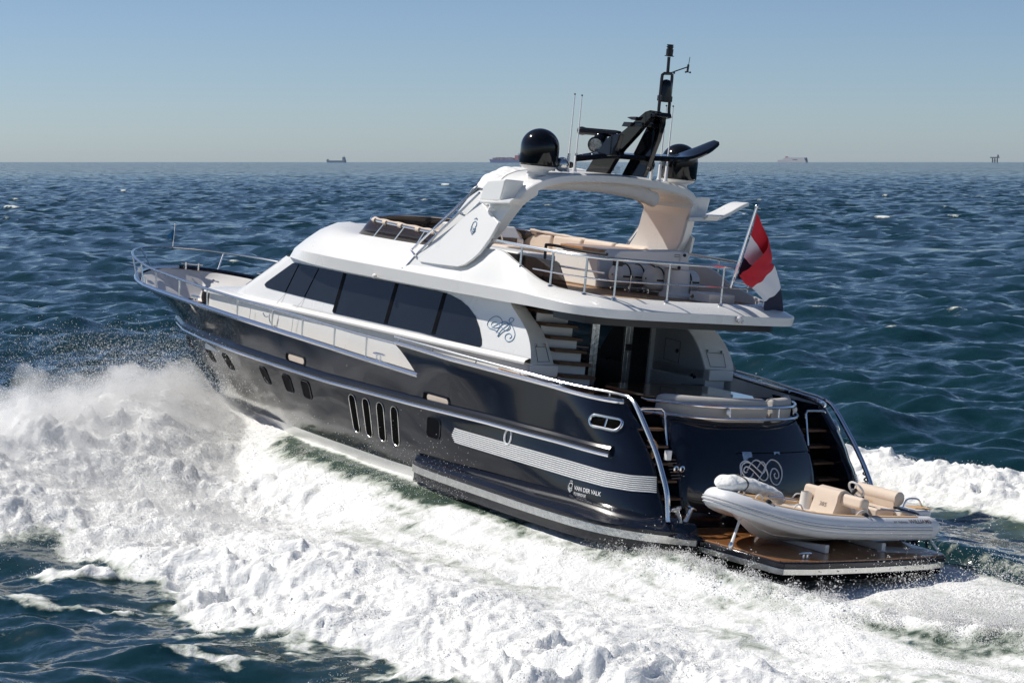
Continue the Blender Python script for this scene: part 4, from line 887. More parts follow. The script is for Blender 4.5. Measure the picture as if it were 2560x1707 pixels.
# ---------------------------------------------------------------- bow rail, posts, cleats, anchor gear
BR = spline([(20.32, 0, .66), (20.24, .42, .66), (20.02, .85, .65), (19.6, 1.30, .63), (19.0, 1.72, .60), (18.2, 2.10, .55), (17.4, 2.35, .49), (16.5, 2.52, .42), (15.5, 2.66, .385), (14.2, 2.77, .33), (13, 2.86, .285), (11.5, 2.94, .245), (10, 2.98, .215), (8.5, 3.0, .165), (7, 3.02, .12), (5.8, 3.01, .10)], 5)
for s in (1, -1):
    r_ = MB().tube([(p[0], s*p[1], p[2]) for p in BR], .030, 10).build('bow_rail', steel, yacht)
    for xt in (19.75, 18.6, 17.3, 16.1, 14.7, 13.15, 11.75, 10.45, 9.15, 7.95, 6.85):
        i = min(range(len(BR)), key=lambda k: abs(BR[k][0]-xt)); p = BR[i]; xb = p[0]-.18*max(0, (p[0]-16)/4)-.02
        yb = max(min(yS(min(xb, 19.9))-.03, p[1]), .0); MB().tube([(xb, s*yb, zA(min(xb, 19.9))+.02), (p[0], s*p[1], p[2])], .019, 8).build('rail_post', steel, r_)
def cleat(c, ang, L, h, parent, name='cleat'):
    d = np.array((math.cos(ang), math.sin(ang), 0)); c = np.array(c, float); m = MB()
    m.tube([c-d*L/2+np.array((0, 0, h)), c-d*L*.3+np.array((0, 0, h*1.02)), c+d*L*.3+np.array((0, 0, h*1.02)), c+d*L/2+np.array((0, 0, h))], [.012, .022, .022, .012], 8)
    for k in (-.16, .16): m.tube([c+d*L*k, c+d*L*k+np.array((0, 0, h))], .020, 8)
    return m.build(name, steel, parent)
for s in (1, -1):
    for x in (18.7, 13.9, 6.35): cleat((x, s*(yS(x)-.06), zA(x)+.03), 0 if x < 15 else s*-.7, .40, .14, yacht, 'mooring_cleat')
for (x, y) in ((19.80, -.12), (19.72, -.42), (17.05, 2.33)):
    MB().tube([(x, y, zA(x)), (x, y, zA(x)+.17)], .028, 8).build('bow_bollard', steel, yacht)
MB().tube([(19.83, -.02, zA(19.8)+.14), (19.69, -.52, zA(19.7)+.14)], .018, 8).build('bollard_bar', steel, yacht)
m = MB(); m.lathe([(0, .5), (.16, .48), (.18, .3), (.12, .1), (.2, 0)], (17.4, .5, dz(17.4)), 18); m.build('anchor_windlass', blackm, yacht)
m = MB(); c = np.array((15.75, 1.35, dz(15.7)+.01)); m.grid([[c+np.array((.22*math.cos(t), -.1, .42*math.sin(t))), c+np.array((.22*math.cos(t), .3, .42*math.sin(t)))] for t in np.linspace(0, math.pi, 9)]); m.build('hose_reel', black, yacht)
# after hand rail on the bulwark and the swept stern rails
AR = spline([(6.05, 2.86, .20), (5.0, 2.88, .175), (3.5, 2.83, .125), (2.3, 2.76, .085), (1.35, 2.62, .035), (.75, 2.48, .02), (.35, 2.36, .02), (.03, 2.24, 0.0)], 6)
SR = spline([(.03, 2.24, 0), (-.20, 2.25, -.11), (-.60, 2.27, -.50), (-.86, 2.28, -.78), (-1.08, 2.30, -1.07), (-1.26, 2.31, -1.38), (-1.36, 2.31, -1.80)], 6)
for s in (1, -1):
    r_ = MB().tube([(p[0], s*p[1], p[2]) for p in AR[:-1]+SR], [.026]*(len(AR)-1)+[.028+.014*min(1, i/8) for i in range(len(SR))], 10).build('stern_hand_rail', steel, yacht)
    for x in (5.95, 4.7, 3.5, 2.35, 1.3, .35):
        p = min(AR, key=lambda q_: abs(q_[0]-x)); MB().tube([(p[0], s*p[1], zB(p[0])+.02), tuple((p[0], s*p[1], p[2]))], .014, 6).build('rail_post', steel, r_)
    MB().tube([(-1.16, s*2.24, -1.25), (-1.06, s*2.18, -1.27), (-1.10, s*2.18, -1.48), (-1.26, s*2.24, -1.5)], .016, 6).build('grab_bar', steel, r_)
# boat hook lying on the side deck rail
MB().tube([onY(2.62, 'z4', 20, 1237), onY(2.62, 'z4', 145, 1275), onY(2.62, 'z4', 215, 1295)], .014, 6).build('boat_hook', woodrim, yacht); MB().tube([onY(2.62, 'z4', 205, 1292), onY(2.62, 'z4', 243, 1303)], .024, 8).build('boat_hook_tip', blackm, yacht)
# ---------------------------------------------------------------- cockpit: glazed doors, stairs, table, seats
XD = 4.25
dr = bpy.data.objects.new('saloon_doors', None); COL.objects.link(dr); dr.parent = yacht
for y0, y1 in ((1.2, .60), (.52, -.29), (-.37, -1.10), (-1.18, -1.70)):
    m = MB(); m.box((XD-.02, min(y0, y1), -1.0), (XD+.02, max(y0, y1), 1.05)); m.build('door_pane', glassb, dr, smooth=False)
for y in (.56, -.33, -1.14):
    for k in (-.045, .045): MB().box((XD-.05, y+k-.042, -1.0), (XD+.03, y+k+.042, 1.05)).build('door_stile', steel2, dr, bevel=.006)
MB().box((XD-.07, -1.78, -1.0), (XD+.05, -1.66, 1.05)).build('door_jamb', white2, dr, bevel=.01); MB().box((XD-.06, -1.22, .30), (XD-.05, -1.07, .42)).build('door_handle', blackm, dr)
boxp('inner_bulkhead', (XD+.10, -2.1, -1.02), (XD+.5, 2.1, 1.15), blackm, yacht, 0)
# inner faces of the two wings
for s in (1, -1):
    W2 = [(p[0]+.02, p[1]) for p in WING]; m = MB(); P = [(x, s*1.75, z) for x, z in W2] + [(2.72, s*1.75, -.03), (2.72, s*1.75, -1.0), (4.3, s*1.75, -1.0), (4.3, s*1.75, 1.15)]
    m.prism(P, (0, s*.03, 0)); m.build('wing_lining', liner, yacht, smooth=False)
c = (3.62, -1.745, .42); MB().tube([(3.86, -1.742, .60), (3.43, -1.742, .58), (3.43, -1.742, .18), (3.86, -1.742, .2)], .006, 4, closed=True).build('locker_door_line', ink, yacht); MB().lathe([(.035, -.01), (.04, .01), (0, .012)], (3.5, -1.74, .40), 12, (0, 1, 0)).build('locker_latch', blackm, yacht)
c = onY(-1.74, 'a8', 640, 672); m = MB(); m.ball(c, .035, 8); m.ball(c+np.array((.08, .0, .03)), .028, 8); m.build('shore_tap', blackm, yacht)
# winding stair to the flybridge
st = bpy.data.objects.new('flybridge_stair', None); COL.objects.link(st); st.parent = yacht
for i in range(7):
    zt = 1.0-.205*i; xa_ = 3.32-.155*i; xb_ = 4.15-.11*i if i < 5 else 3.6-.1*(i-5)
    m = MB(); m.prism([(xa_-.12, 1.72, zt), (xa_-.34, 1.18, zt), (xb_-.1, 1.05, zt), (xb_, 1.72, zt)], (0, 0, .055)); m.build('stair_tread', treadw, st, bevel=.008)
    m = MB(); m.prism([(xa_+.02, 1.72, zt), (xa_-.2, 1.2, zt), (xa_-.17, 1.19, zt), (xa_+.05, 1.72, zt)], (0, 0, -.15)); m.build('stair_riser', white2, st, smooth=False)
m = MB(); m.prism([(4.2, 1.22, 1.04), (3.55, 1.22, 1.04), (3.2, 1.22, .6), (2.9, 1.22, .2), (3.4, 1.22, .2), (4.2, 1.22, .6)], (0, .03, 0)); m.build('stair_stringer', white2, st)
# table with dark polished top and pale chart lying on it
tb = bpy.data.objects.new('cockpit_table', None); COL.objects.link(tb); tb.parent = yacht
m = MB(); m.prism([(.55, 1.0, -.115), (.50, -1.0, -.115), (.8, -1.25, -.115), (1.9, -1.25, -.115), (2.2, -1.0, -.115), (2.2, .9, -.115), (1.9, 1.2, -.115), (.8, 1.25, -.115)], (0, 0, .055)); m.build('table_top', mat('polished dark teak', (0.16, 0.065, 0.025), 0.10, coat=1.0, noise=(6, .2)), tb, bevel=.015)
MB().lathe([(.28, -.9), (.1, -.85), (.1, -.13), (.3, -.115)], (1.3, 0, 0), 18).build('table_leg', steel2, tb)
# curved transom settee
def arc(x0, y1, bow, z, n=15): return [(x0 - bow*(1-(y/y1)**2)**.5 if abs(y) < y1 else x0, y, z) for y in np.linspace(y1, -y1, n)]
def loftback(name, y0, y1, material, parent):
    ys = np.linspace(y0, y1, 10); rows = []
    xc = lambda y: .42-.78*(1-(abs(y)/1.62)**3.2)
    for i, y in enumerate(ys):
        x = xc(y); w_ = .13; rows.append([(x-w_, y, -.42), (x-w_-.02, y, -.12), (x-w_, y, .0), (x-w_*.5, y, .055), (x+w_*.3, y, .06), (x+w_*.9, y, .02), (x+w_, y, -.1), (x+w_, y, -.42)])
    m = MB(); m.grid(rows, cu=True); m.add(rows[0], [tuple(range(8))]); m.add(rows[-1], [tuple(range(8))]); return m.build(name, material, parent, ang=60, sub=1)
ts = bpy.data.objects.new('transom_settee', None); COL.objects.link(ts); ts.parent = yacht
loftback('back_cushion', 1.48, -.48, grey, ts); loftback('back_cushion', -.52, -1.60, grey, ts)
boxp('seat_cushion', (-.1, -1.5, -.62), (.55, 1.4, -.48), grey, ts, .05)
xc = lambda y, k=1.62: .42-.78*(1-min(1, (abs(y)/k))**3.2)
for (zz_, off, kk) in ((-.075, -.20, 1.66), (-.265, -.24, 1.72)):
    P = [(xc(y, kk)+off, y, zz_) for y in np.linspace(kk, -kk, 40)]; P = [(.62+off, kk-.06, zz_)] + P + [(.42+off+.05, -kk-.02, zz_)]
    MB().tube(P, .026, 8).build('settee_rail', steel, ts)
for y in (.5, -.62, -1.45): MB().tube([(xc(y)-.205, y, -.075), (xc(y)-.215, y, -.265)], .018, 8).build('settee_rail_post', steel, ts)
for y in (.55, -1.38): m = MB(); p = (xc(y)-.235, y, -.155); m.ball(p, .05, 10, (.7, 1, 1.1)); m.build('rail_lamp', bone, ts)
# ---------------------------------------------------------------- transom block and stairs down to the platform
ZB_ = np.linspace(-.29, -2.02, 16)
def blk(z):
    t = (-.29-z)/1.73; return -.42-.62*math.sin(min(1, t*1.02)*math.pi*.56)**.8 + .0
m = MB(); rows = []
for z in ZB_:
    x0 = blk(z); t = (-.29-z)/1.73; hw_ = 1.50+.16*math.sin(t*math.pi*.6)
    row = []
    for a in np.linspace(-1, 1, 41):
        y = hw_*math.copysign(min(1, abs(a)*1.0), a); cr = 0.26*abs(a)**2.0 + (0.55*max(0, abs(a)-.86)/.14)**2*.9
        row.append((x0+cr, -y, z))
    rows.append([(0.6, hw_, z)] + row + [(0.6, -hw_, z)])
m.grid(rows); m.add(rows[0], [tuple(range(len(rows[0])))]); blok = m.build('transom_block', navy2, yacht, ang=60)
def on_blk(y, z, off=.012):
    t = (-.29-z)/1.73; hw_ = 1.50+.16*math.sin(t*math.pi*.6); a = min(1, abs(y)/hw_); return (blk(z)+0.26*a**2-off, y, z)
# garage door outline
dl = [(.42, -.78), (.42, -1.65)]; 
m = MB(); m.tube([on_blk(y, z, .002) for y, z in [(.45, -1.75), (.45, -.80)] + [(y, -.80) for y in np.linspace(.4, -1.35, 12)] + [(-1.38, -1.75)]], .008, 4); m.build('garage_door_line', hole, blok)
# silver scroll on the transom
SC2 = [[(-.62, .05), (-.75, .0), (-.82, .2), (-.62, .42), (-.35, .25), (-.05, -.15), (.25, -.55), (.5, -.55), (.68, -.2), (.55, .4), (.2, .85), (-.1, .85), (-.4, .5), (-.6, .15)],
       [(-.25, -.05), (-.4, -.3), (-.65, -.42), (-.85, -.2), (-.95, .15), (-.85, .55), (-.55, .75), (-.25, .6), (.0, .3), (.3, -.05)],
       [(-1.02, .1), (-.98, -.5), (-.62, -.92), (-.2, -.75), (.25, -.2), (.6, .45), (.95, .85), (1.2, .9), (1.5, .7), (1.68, .2), (1.6, -.45), (1.3, -.92), (.95, -.8), (.82, -.3), (1.0, .2), (1.25, .25), (1.42, -.05), (1.38, -.4), (1.18, -.45), (1.1, -.2), (1.2, -.08)],
       [(.05, .35), (.4, .78), (.62, .5), (.5, .1), (.3, -.1)], [(-1.02, .1), (-.95, .6), (-.6, .85), (-.25, .6)]]
m = MB(); c = (-.02, -1.10)
for L_ in SC2: m.tube([on_blk(c[0]-(u-.33)*.345, c[1]+v*.215, .012) for u, v in spline(L_, 6)], .0115, 5)
m.build('scroll_emblem', silver, blok)
# small reflective plates above and below the scroll
for P in ([(.34, -.78), (.14, -.78), (.14, -.86), (.22, -.87), (.30, -.92), (.34, -1.0)], [(-.38, -.78), (-.52, -.78), (-.52, -.83), (-.45, -.80), (-.38, -.83)], [(.06, -1.36), (-.06, -1.36), (-.06, -1.47), (.06, -1.47)]):
    m = MB(); m.add([on_blk(y, z, .010) for y, z in P], [tuple(range(len(P)))]); m.build('door_fitting', steel2, blok, smooth=False)
# stair treads in both wells, gate and fittings
for s in (1, -1):
    sw = bpy.data.objects.new('platform_stair', None); COL.objects.link(sw); sw.parent = yacht
    for i in range(6):
        z = -1.83+.26*i; x = -.92+.15*i
        m = MB(); m.prism([(x-.05, s*1.60, z), (x-.02, s*2.16, z), (x+.28, s*2.16, z), (x+.28, s*1.55, z)], (0, 0, .04)); m.build('stair_tread', treadw, sw, bevel=.006)
    m = MB(); m.grid([[(-.55+.6*k, s*1.5, -2.05+1.75*k) for k in np.linspace(0, 1, 4)], [(-.55+.6*k, s*2.2, -2.05+1.75*k) for k in np.linspace(0, 1, 4)]]); m.build('stair_back', hole, sw)
    g = MB(); g.tube([(-.12, s*2.12, -.20), (-.15, s*2.05, -.17), (-.15, s*1.66, -.17), (-.18, s*1.60, -.22), (-.32, s*1.60, -.75)], .02, 8); g.build('gate_rail', steel, sw)
    for k in ((0, 1) if s > 0 else ()): MB().lathe([(.05, 0), (.055, .02), (.03, .03)], (-.83, s*(1.68+.13*k), -1.05), 14, (-1, 0, 0)).build('socket', steel, sw)
    if s < 0: continue
    m = MB()
    for k in range(7): m.box((-.60-.03*k, s*1.72-.10, -.95-.045*k), (-.585-.03*k, s*1.72+.10, -.935-.045*k))
    m.build('vent_grille', blackm, sw)
    MB().tube(spline([(-.45, s*2.1, -.62), (-.55, s*2.05, -.72), (-.56, s*2.08, -.85), (-.50, s*2.1, -.92)], 4), .05, 8).build('mooring_rope', amber, sw)
    MB().box((-.78, s*1.92-.05, -.92), (-.70, s*1.92+.05, -.76)).build('fender_box', bone, sw, bevel=.01)
MB().tube(spline([(-.95-.02*i+.03*math.sin(i*math.pi), -2.36+.04*math.cos(i*math.pi), -1.02-.05*i) for i in range(9)], 6), .014, 6).build('coiled_cable', ink, yacht)
# bathing platform with steel band
pf = bpy.data.objects.new('bathing_platform', None); COL.objects.link(pf); pf.parent = yacht
out = [(-.95, 1.98), (-1.7, 1.97), (-3.42, 1.86), (-3.53, 1.80), (-3.62, 1.3), (-3.66, 0), (-3.62, -1.3), (-3.53, -1.80), (-3.40, -1.88), (-1.7, -1.97), (-.95, -1.98)]
def ring(z, g=0): 
    P = np.array(out); c_ = np.array((-2.2, 0)); return [(p[0]+np.sign(p[0]-c_[0])*g*(p[0] < -2), p[1]+np.sign(p[1])*g*.9, z) for p in P]
MB().prism(ring(-2.02, -.03), (0, 0, .022)).build('teak_deck', teak, pf, bevel=.004); MB().prism(ring(-2.115), (0, 0, .094)).build('platform_edge', navy2, pf, bevel=.02)
MB().prism(ring(-2.215, -.02), (0, 0, .098)).build('platform_band', steel2, pf, bevel=.01); MB().prism(ring(-2.31, -.06), (0, 0, .094)).build('platform_underside', hole, pf)
for i in range(7): MB().lathe([(.012, 0), (.01, .012), (0, .013)], (-3.63-.0, 1.1-.38*i, -2.165), 8, (-1, 0, 0)).build('band_bolt', steel, pf)
# dark stern gear under the platform
m = MB(); m.box((-1.3, -.12, -3.4), (-.7, .06, -2.3)); m.prism([(-2.9, .15, -2.3), (-2.6, .15, -2.3), (-2.0, .15, -3.3), (-2.3, .15, -3.3)], (0, -.12, 0)); m.build('lift_arm', hole, pf)
MB().prism([(-3.45, -1.62, -1.995), (-3.1, -1.72, -1.995), (-2.7, -1.0, -1.995), (-3.15, -.6, -1.995)], (0, 0, .006)).build('deck_grating', liner, pf)
cleat((-3.40, 1.25, -1.99), math.pi/2, .26, .07, pf, 'platform_cleat')
# crossed bollards on the quarters
for s in (1, -1):
    bl = bpy.data.objects.new('quarter_bollard', None); COL.objects.link(bl); bl.parent = yacht; c = np.array((-1.42, s*2.06, -1.88))
    MB().lathe([(.16, -.08), (.17, .0), (.14, .03), (.05, .04)], c, 20).build('bollard_base', steel, bl)
    for k in (-1, 1):
        e = c+np.array((0, k*.16, .29)); MB().tube([c+np.array((0, k*.02, .02)), e], .04, 10).build('bollard_horn', steel, bl); MB().lathe([(.0, .03), (.09, .02), (.09, 0), (.04, -.01)], e, 16, (0, k*.45, .9)).build('bollard_cap', steel, bl)
    # blister under the bollard
    m = MB(); m.grid([[(-1.3+r_*.55*math.cos(a)-.05, s*(2.12+r_*.33*math.sin(a)), -1.90-.1*r_**2) for a in np.linspace(0, 2*math.pi, 25)[:-1]] for r_ in (.05, .4, .7, 1.0)], cu=True); m.build('bollard_seat', navy2, yacht)
# ================================================================ things carried by the yacht
# ---------------------------------------------------------------- tender on the bathing platform
td = thing('tender', 'white inflatable tender with tan seats lying across the teak bathing platform', 'tender boat', mtx=BOAT)
XC = -2.30
tp = spline([(-3.06, -1.80, -1.650), (-3.08, -1.0, -1.63), (-3.08, 0, -1.60), (-3.04, .8, -1.545), (-2.92, 1.40, -1.45), (-2.72, 1.85, -1.34), (-2.5, 2.06, -1.27), (-2.3, 2.12, -1.25)], 7)
tube_path = tp + [(2*XC-p[0], p[1], p[2]) for p in tp[-2::-1]]
R0 = .195
rr = [R0*float(np.interp(p[1], [-1.8, 1.2, 2.12], [1, 1, .82])) for p in tube_path]
m = MB(); e0 = np.array(tube_path[0]); e1 = np.array(tube_path[-1])
m.tube([e0+np.array((0, -.24, .05)), e0+np.array((0, -.14, .02))] + tube_path + [e1+np.array((0, -.14, .02)), e1+np.array((0, -.24, .05))], [.03, .13] + rr + [.13, .03], 20); m.build('inflatable_tube', tube_m, td, ang=70)
def tube_at(i, ang, off=0.0):     # a point on the skin, angle measured from straight up towards the outside
    p = np.array(tube_path[i]); a = np.array(tube_path[max(i-1, 0)]); b = np.array(tube_path[min(i+1, len(tube_path)-1)]); t = (b-a)/np.linalg.norm(b-a); o = np.cross(t, (0, 0, 1.)); o = o/np.linalg.norm(o)*(-1)
    return p + (np.array((0, 0, 1.))*math.cos(ang) + o*math.sin(ang))*(rr[i]+off)
sgn = 1 if tube_at(10, 1.57)[0] < tube_path[10][0] else -1
N_ = len(tube_path)
for a0, r_ in ((1.38, .012), (1.62, .020), (1.95, .012)):
    MB().tube([tube_at(i, sgn*a0, .004) for i in range(1, N_-1)], r_, 6).build('rubbing_strake', liner, td)
# tan tread on the inner shoulder of both tubes
for lo, hi in ((3, 36), (N_-37, N_-4)):
    m = MB(); m.grid([[tube_at(i, sgn*q, .006) for i in range(lo, hi)] for q in np.linspace(-.95, .30, 8)]); m.build('tube_tread', tan, td, ang=60)
# moulded hull
ky = [-2.0, -1.6, -.7, .5, 1.13, 1.44, 1.67, 1.85, 2.0]; kz = [-1.985, -1.985, -1.98, -1.965, -1.92, -1.80, -1.63, -1.45, -1.30]
m = MB(); ys = np.linspace(-2.0, 1.98, 36)
for s in (1, -1):
    rows = []
    for y in ys:
        k = float(np.interp(y, ky, kz)); hw_ = .62*float(np.interp(y, [-2, .3, 1.0, 1.5, 1.9, 2.0], [1, 1, .86, .6, .2, .08])); tw_ = float(np.interp(y, [-2, .5, 1.0, 1.5, 1.85, 2.0], [.78, .78, .74, .60, .36, .15])); tz_ = float(np.interp(y, [-2, 0, .8, 1.4, 1.85, 2.0], [-1.68, -1.64, -1.58, -1.48, -1.36, -1.28]))
        c_ = k+(tz_-k)*.62
        rows.append([(XC, y, k), (XC+s*hw_*.5, y, k+(c_-k)*.5-.012), (XC+s*hw_*.52, y, k+(c_-k)*.5+.004), (XC+s*hw_, y, c_-.012), (XC+s*hw_*1.02, y, c_+.012), (XC+s*tw_, y, tz_)])
    m.grid(rows); m.add(rows[0], [tuple(range(6))])
m.build('moulded_hull', grp, td, ang=30)
# bow shoulder, floor, stern deck
m = MB(); m.grid([[(XC-.42, 1.55, -1.24), (XC, 1.62, -1.20), (XC+.42, 1.55, -1.24)], [(XC-.34, 1.95, -1.115), (XC, 2.14, -1.08), (XC+.34, 1.95, -1.115)], [(XC-.32, 2.03, -1.15), (XC, 2.27, -1.12), (XC+.32, 2.03, -1.15)], [(XC-.28, 2.0, -1.26), (XC, 2.24, -1.26), (XC+.28, 2.0, -1.26)], [(XC-.18, 1.95, -1.38), (XC, 2.12, -1.38), (XC+.18, 1.95, -1.38)]]); m.build('bow_shoulder', grp, td, sub=2)
MB().prism([(XC-.72, -1.9, -1.60), (XC-.72, .9, -1.58), (XC-.5, 1.5, -1.52), (XC+.5, 1.5, -1.52), (XC+.72, .9, -1.58), (XC+.72, -1.9, -1.60)], (0, 0, .05)).build('floor', grp, td)
m = MB(); m.prism([(XC-.62, -1.30, -1.52), (XC-.70, -1.9, -1.52), (XC-.5, -2.12, -1.52), (XC+.5, -2.12, -1.52), (XC+.70, -1.9, -1.52), (XC+.62, -1.30, -1.52)], (0, 0, .14)); m.build('engine_hatch', grp, td, bevel=.05)
MB().prism([(XC-.52, -1.72, -1.376), (XC-.62, -2.0, -1.376), (XC-.35, -2.05, -1.376), (XC-.25, -1.75, -1.376)], (0, 0, .012)).build('hatch_pad', tan, td, bevel=.004)
MB().prism([(XC-.55, .2, -1.525), (XC-.5, .95, -1.515), (XC-.2, 1.45, -1.50), (XC+.2, 1.45, -1.50), (XC+.5, .95, -1.515), (XC+.55, .2, -1.525)], (0, 0, .06)).build('bow_cushion', cream, td, bevel=.02)
# console with rounded back, two armrest pads, bench and its bolster
def rbox(name, c, sx, sy, sz, material, tilt=0.0, rot=0.0, bev=.06, parent=td):
    mt = Matrix.Translation(Vector(tuple(map(float, c)))) @ Matrix.Rotation(rot, 4, 'Z') @ Matrix.Rotation(tilt, 4, 'X'); m = MB()
    m.prism([mt @ Vector((-sx/2, -sy/2, -sz/2)), mt @ Vector((sx/2, -sy/2, -sz/2)), mt @ Vector((sx/2, sy/2, -sz/2)), mt @ Vector((-sx/2, sy/2, -sz/2))], mt.to_3x3() @ Vector((0, 0, sz)))
    return m.build(name, material, parent, ang=60, bevel=bev)
m = MB(); prof = [(.22, -1.52), (.14, -1.30), (.13, -1.20), (.08, -1.125), (-.02, -1.10), (-.11, -1.135), (-.15, -1.22), (-.13, -1.32), (-.26, -1.52)]
y0 = -.30; m.grid([[(XC+.26, y0+p[0], p[1]) for p in prof], [(XC-.26, y0+p[0], p[1]) for p in prof]]); m.add([(XC-.26, y0+p[0], p[1]) for p in prof], [tuple(range(9))]); m.add([(XC+.26, y0+p[0], p[1]) for p in prof], [tuple(range(9))]); m.build('console', cream, td, ang=40)
m = MB(); m.prism([(XC-.24, y0-.12, -1.52), (XC-.24, y0-.65, -1.52), (XC-.24, y0-.52, -1.30), (XC-.24, y0-.13, -1.14)], (.48, 0, 0)); m.build('helm_pod', grp, td, bevel=.04)
vs, fs = text_mesh('385', .10, False, 1.15); 
m = MB(); m.add([(XC+.10-x*1.0, y0+.182-.327*y, -1.40+y*.9) for x, y in vs], fs); m.build('lettering', brown, td, smooth=False)
c = onX(-1.86, 'z6', 1305, 968); rbox('arm_pad', c, .50, .20, .20, cream, .2, .0); c = onX(-2.78, 'z6', 1578, 1045); rbox('arm_pad', c, .50, .20, .20, cream, .2, .0)
for x, y in ((-1.86, -.16), (-2.78, -.52)): MB().lathe([(.11, -1.54), (.10, -1.38), (.09, -1.25)], (x, y, 0), 14).build('pad_pedestal', grp, td)
rbox('bench_seat', (XC, -1.08, -1.46), .95, .42, .16, cream, 0, 0, .04); rbox('bench_backrest', (XC, -1.36, -1.34), .92, .14, .22, cream, -.15, 0, .04)
MB().tube([(XC+.48, -1.38, -1.22), (XC+.46, -1.38, -1.22), (XC-.46, -1.38, -1.22), (XC-.48, -1.38, -1.22)], [.08, .115, .115, .08], 16).build('bench_bolster', cream, td, ang=50)
vs, fs = text_mesh('t/t Velmea', .055, False, 1.1, .3); m = MB(); m.add([(XC+.30-x, -1.285, -1.36+y) for x, y in vs], fs); m.build('lettering', tan, td, smooth=False)
# steering wheel
c = onX(-2.3, 'z6', 1590, 950); wh = MB(); ax = Vector((0, -.8, .6)).normalized(); u_ = ax.orthogonal().normalized(); q_ = ax.cross(u_)
cv = Vector(tuple(c)); wh.tube([cv+(u_*math.cos(t)+q_*math.sin(t))*.15 for t in np.linspace(0, 2*math.pi, 21)[:-1]], .018, 8, closed=True)
for t in (0, 2.1, 4.2): wh.tube([cv, cv+(u_*math.cos(t)+q_*math.sin(t))*.15], .01, 6)
wh.build('steering_wheel', grp, td); MB().tube([cv, cv+Vector((0, .18, -.16))], .03, 8).build('steering_column', blackm, td)
MB().tube([(XC-.1, -.92, -1.30), (XC-.1, -.90, -1.18)], .02, 8).build('throttle', blackm, td)
# grab rails, grab loops, fittings
for x in (XC+.52, XC-.52): MB().tube(spline([(x, -1.42, -1.36), (x, -1.5, -1.22), (x, -1.75, -1.22), (x, -1.86, -1.34)], 5), .016, 8).build('stern_rail', steel, td)
for i in (12, 24, 33):
    for j in (i, N_-1-i):
        a = tube_at(j-1, sgn*-.2, .0); b = tube_at(j+1, sgn*-.2, .0); MB().tube(spline([a, a*.7+b*.3+np.array((0, 0, .07)), a*.3+b*.7+np.array((0, 0, .07)), b], 4), .014, 6).build('grab_loop', grp, td)
for j in (12, 31, N_-13, N_-32): p = tube_at(j, sgn*.1, .0); MB().lathe([(.06, 0), (.05, .03), (.02, .05)], p, 12).build('towing_pad', blackm, td)
a, b = onX(-2.95, 'z6', 1770, 1092), onX(-2.95, 'z6', 2110, 1135); MB().tube([a, b], .014, 8).build('paddle', steel, td); MB().tube([a+np.array((0, -.3, .02)), b+np.array((0, 0, -.03))], .020, 8).build('paddle_sleeve', blackm, td)
a, b = onX(-2.75, 'z6', 945, 1000), onX(-2.75, 'z6', 1150, 1032); MB().tube([a, b], .016, 8).build('paddle', steel, td)
m = MB(); i_ = 5
# lettering on the near tube
def on_tube(vs, fs, ystart, a0, name, material):
    m = MB(); pts = []
    ty = np.array([p[1] for p in tube_path[:40]])
    for x, y in vs:
        yy = ystart - x; j = float(np.interp(yy, ty, np.arange(40))); j0 = int(j); f_ = j-j0; A = tube_at(j0, sgn*(a0-y/R0), .004); B = tube_at(min(j0+1, 39), sgn*(a0-y/R0), .004); pts.append(A*(1-f_)+B*f_)
    m.add(pts, fs); return m.build(name, material, td, smooth=False)
vs, fs = text_mesh('WILLIAMS', .105, True, 1.12); on_tube(vs, fs, -1.17, .98, 'lettering', brown)
vs, fs = text_mesh('t/t Velmea', .075, False, 1.0, .35); on_tube(vs, fs, -.80, .98, 'lettering', brown)
# white cover lashed over the bow
cp = spline([(XC+.02, 2.20, -1.03), (XC-.02, 2.0, -1.0), (XC-.06, 1.7, -1.02), (XC-.10, 1.42, -1.08), (XC-.14, 1.15, -1.17), (XC-.16, 1.05, -1.24)], 8)
m = MB(); rows = []
for i, p in enumerate(cp):
    t = i/(len(cp)-1); r1 = (.13+.006*math.sin(i*1.3)+.005*math.sin(i*2.9))*math.sin(min(1, .12+t*5)*math.pi/2)*(1-.25*t); wd = 1.9
    rows.append([(p[0]+wd*r1*math.cos(a)*(1+.04*math.sin(3*a+i*.45)), p[1], p[2]+r1*math.sin(a)*(1+.07*math.sin(5*a+i*.6))) for a in np.linspace(0, 2*math.pi, 19)[:-1]])
m.grid(rows, cu=True); m.add(rows[0], [tuple(range(18))]); m.add(rows[-1], [tuple(range(18))]); cvr = m.build('bow_cover', sheet, td, sub=1)
i = 13; MB().tube([np.array(q)*1.0+np.array((0, 0, .006)) for q in rows[i]], .014, 6, closed=True).build('cover_strap', rubber, cvr)
p0_, p1_ = onX(-2.45, 'z6', 735, 1165), onX(-2.75, 'z6', 667, 1365)
MB().ball(onX(-2.42, 'z6', 978, 1234), .03, 8).build('drain_plug', ink, td)
# chocks and the bow strut that hold the tender belong to the platform
for yy in (.55, -.72):
    m = MB(); m.prism([(-3.12, yy, -1.995), (-3.12, yy, -1.86), (-2.3, yy, -1.955), (-1.5, yy, -1.86), (-1.5, yy, -1.995)], (0, -.09, 0)); m.build('tender_chock', grp, pf, bevel=.015)
MB().tube([p0_, p0_*.45+p1_*.55, p1_], [.022, .022, .03], 8).build('bow_strut', bone, pf); m = MB(); m.ball(p1_, .05, 10, (.8, .8, 1.4)); m.build('strut_socket', steel, pf)
a = onX(-3.3, 'b3', 1800, 1100); MB().tube([(-2.9, -1.9, -1.72), (-3.35, -1.78, -1.97)], .022, 8).build('stern_strut', bone, pf)
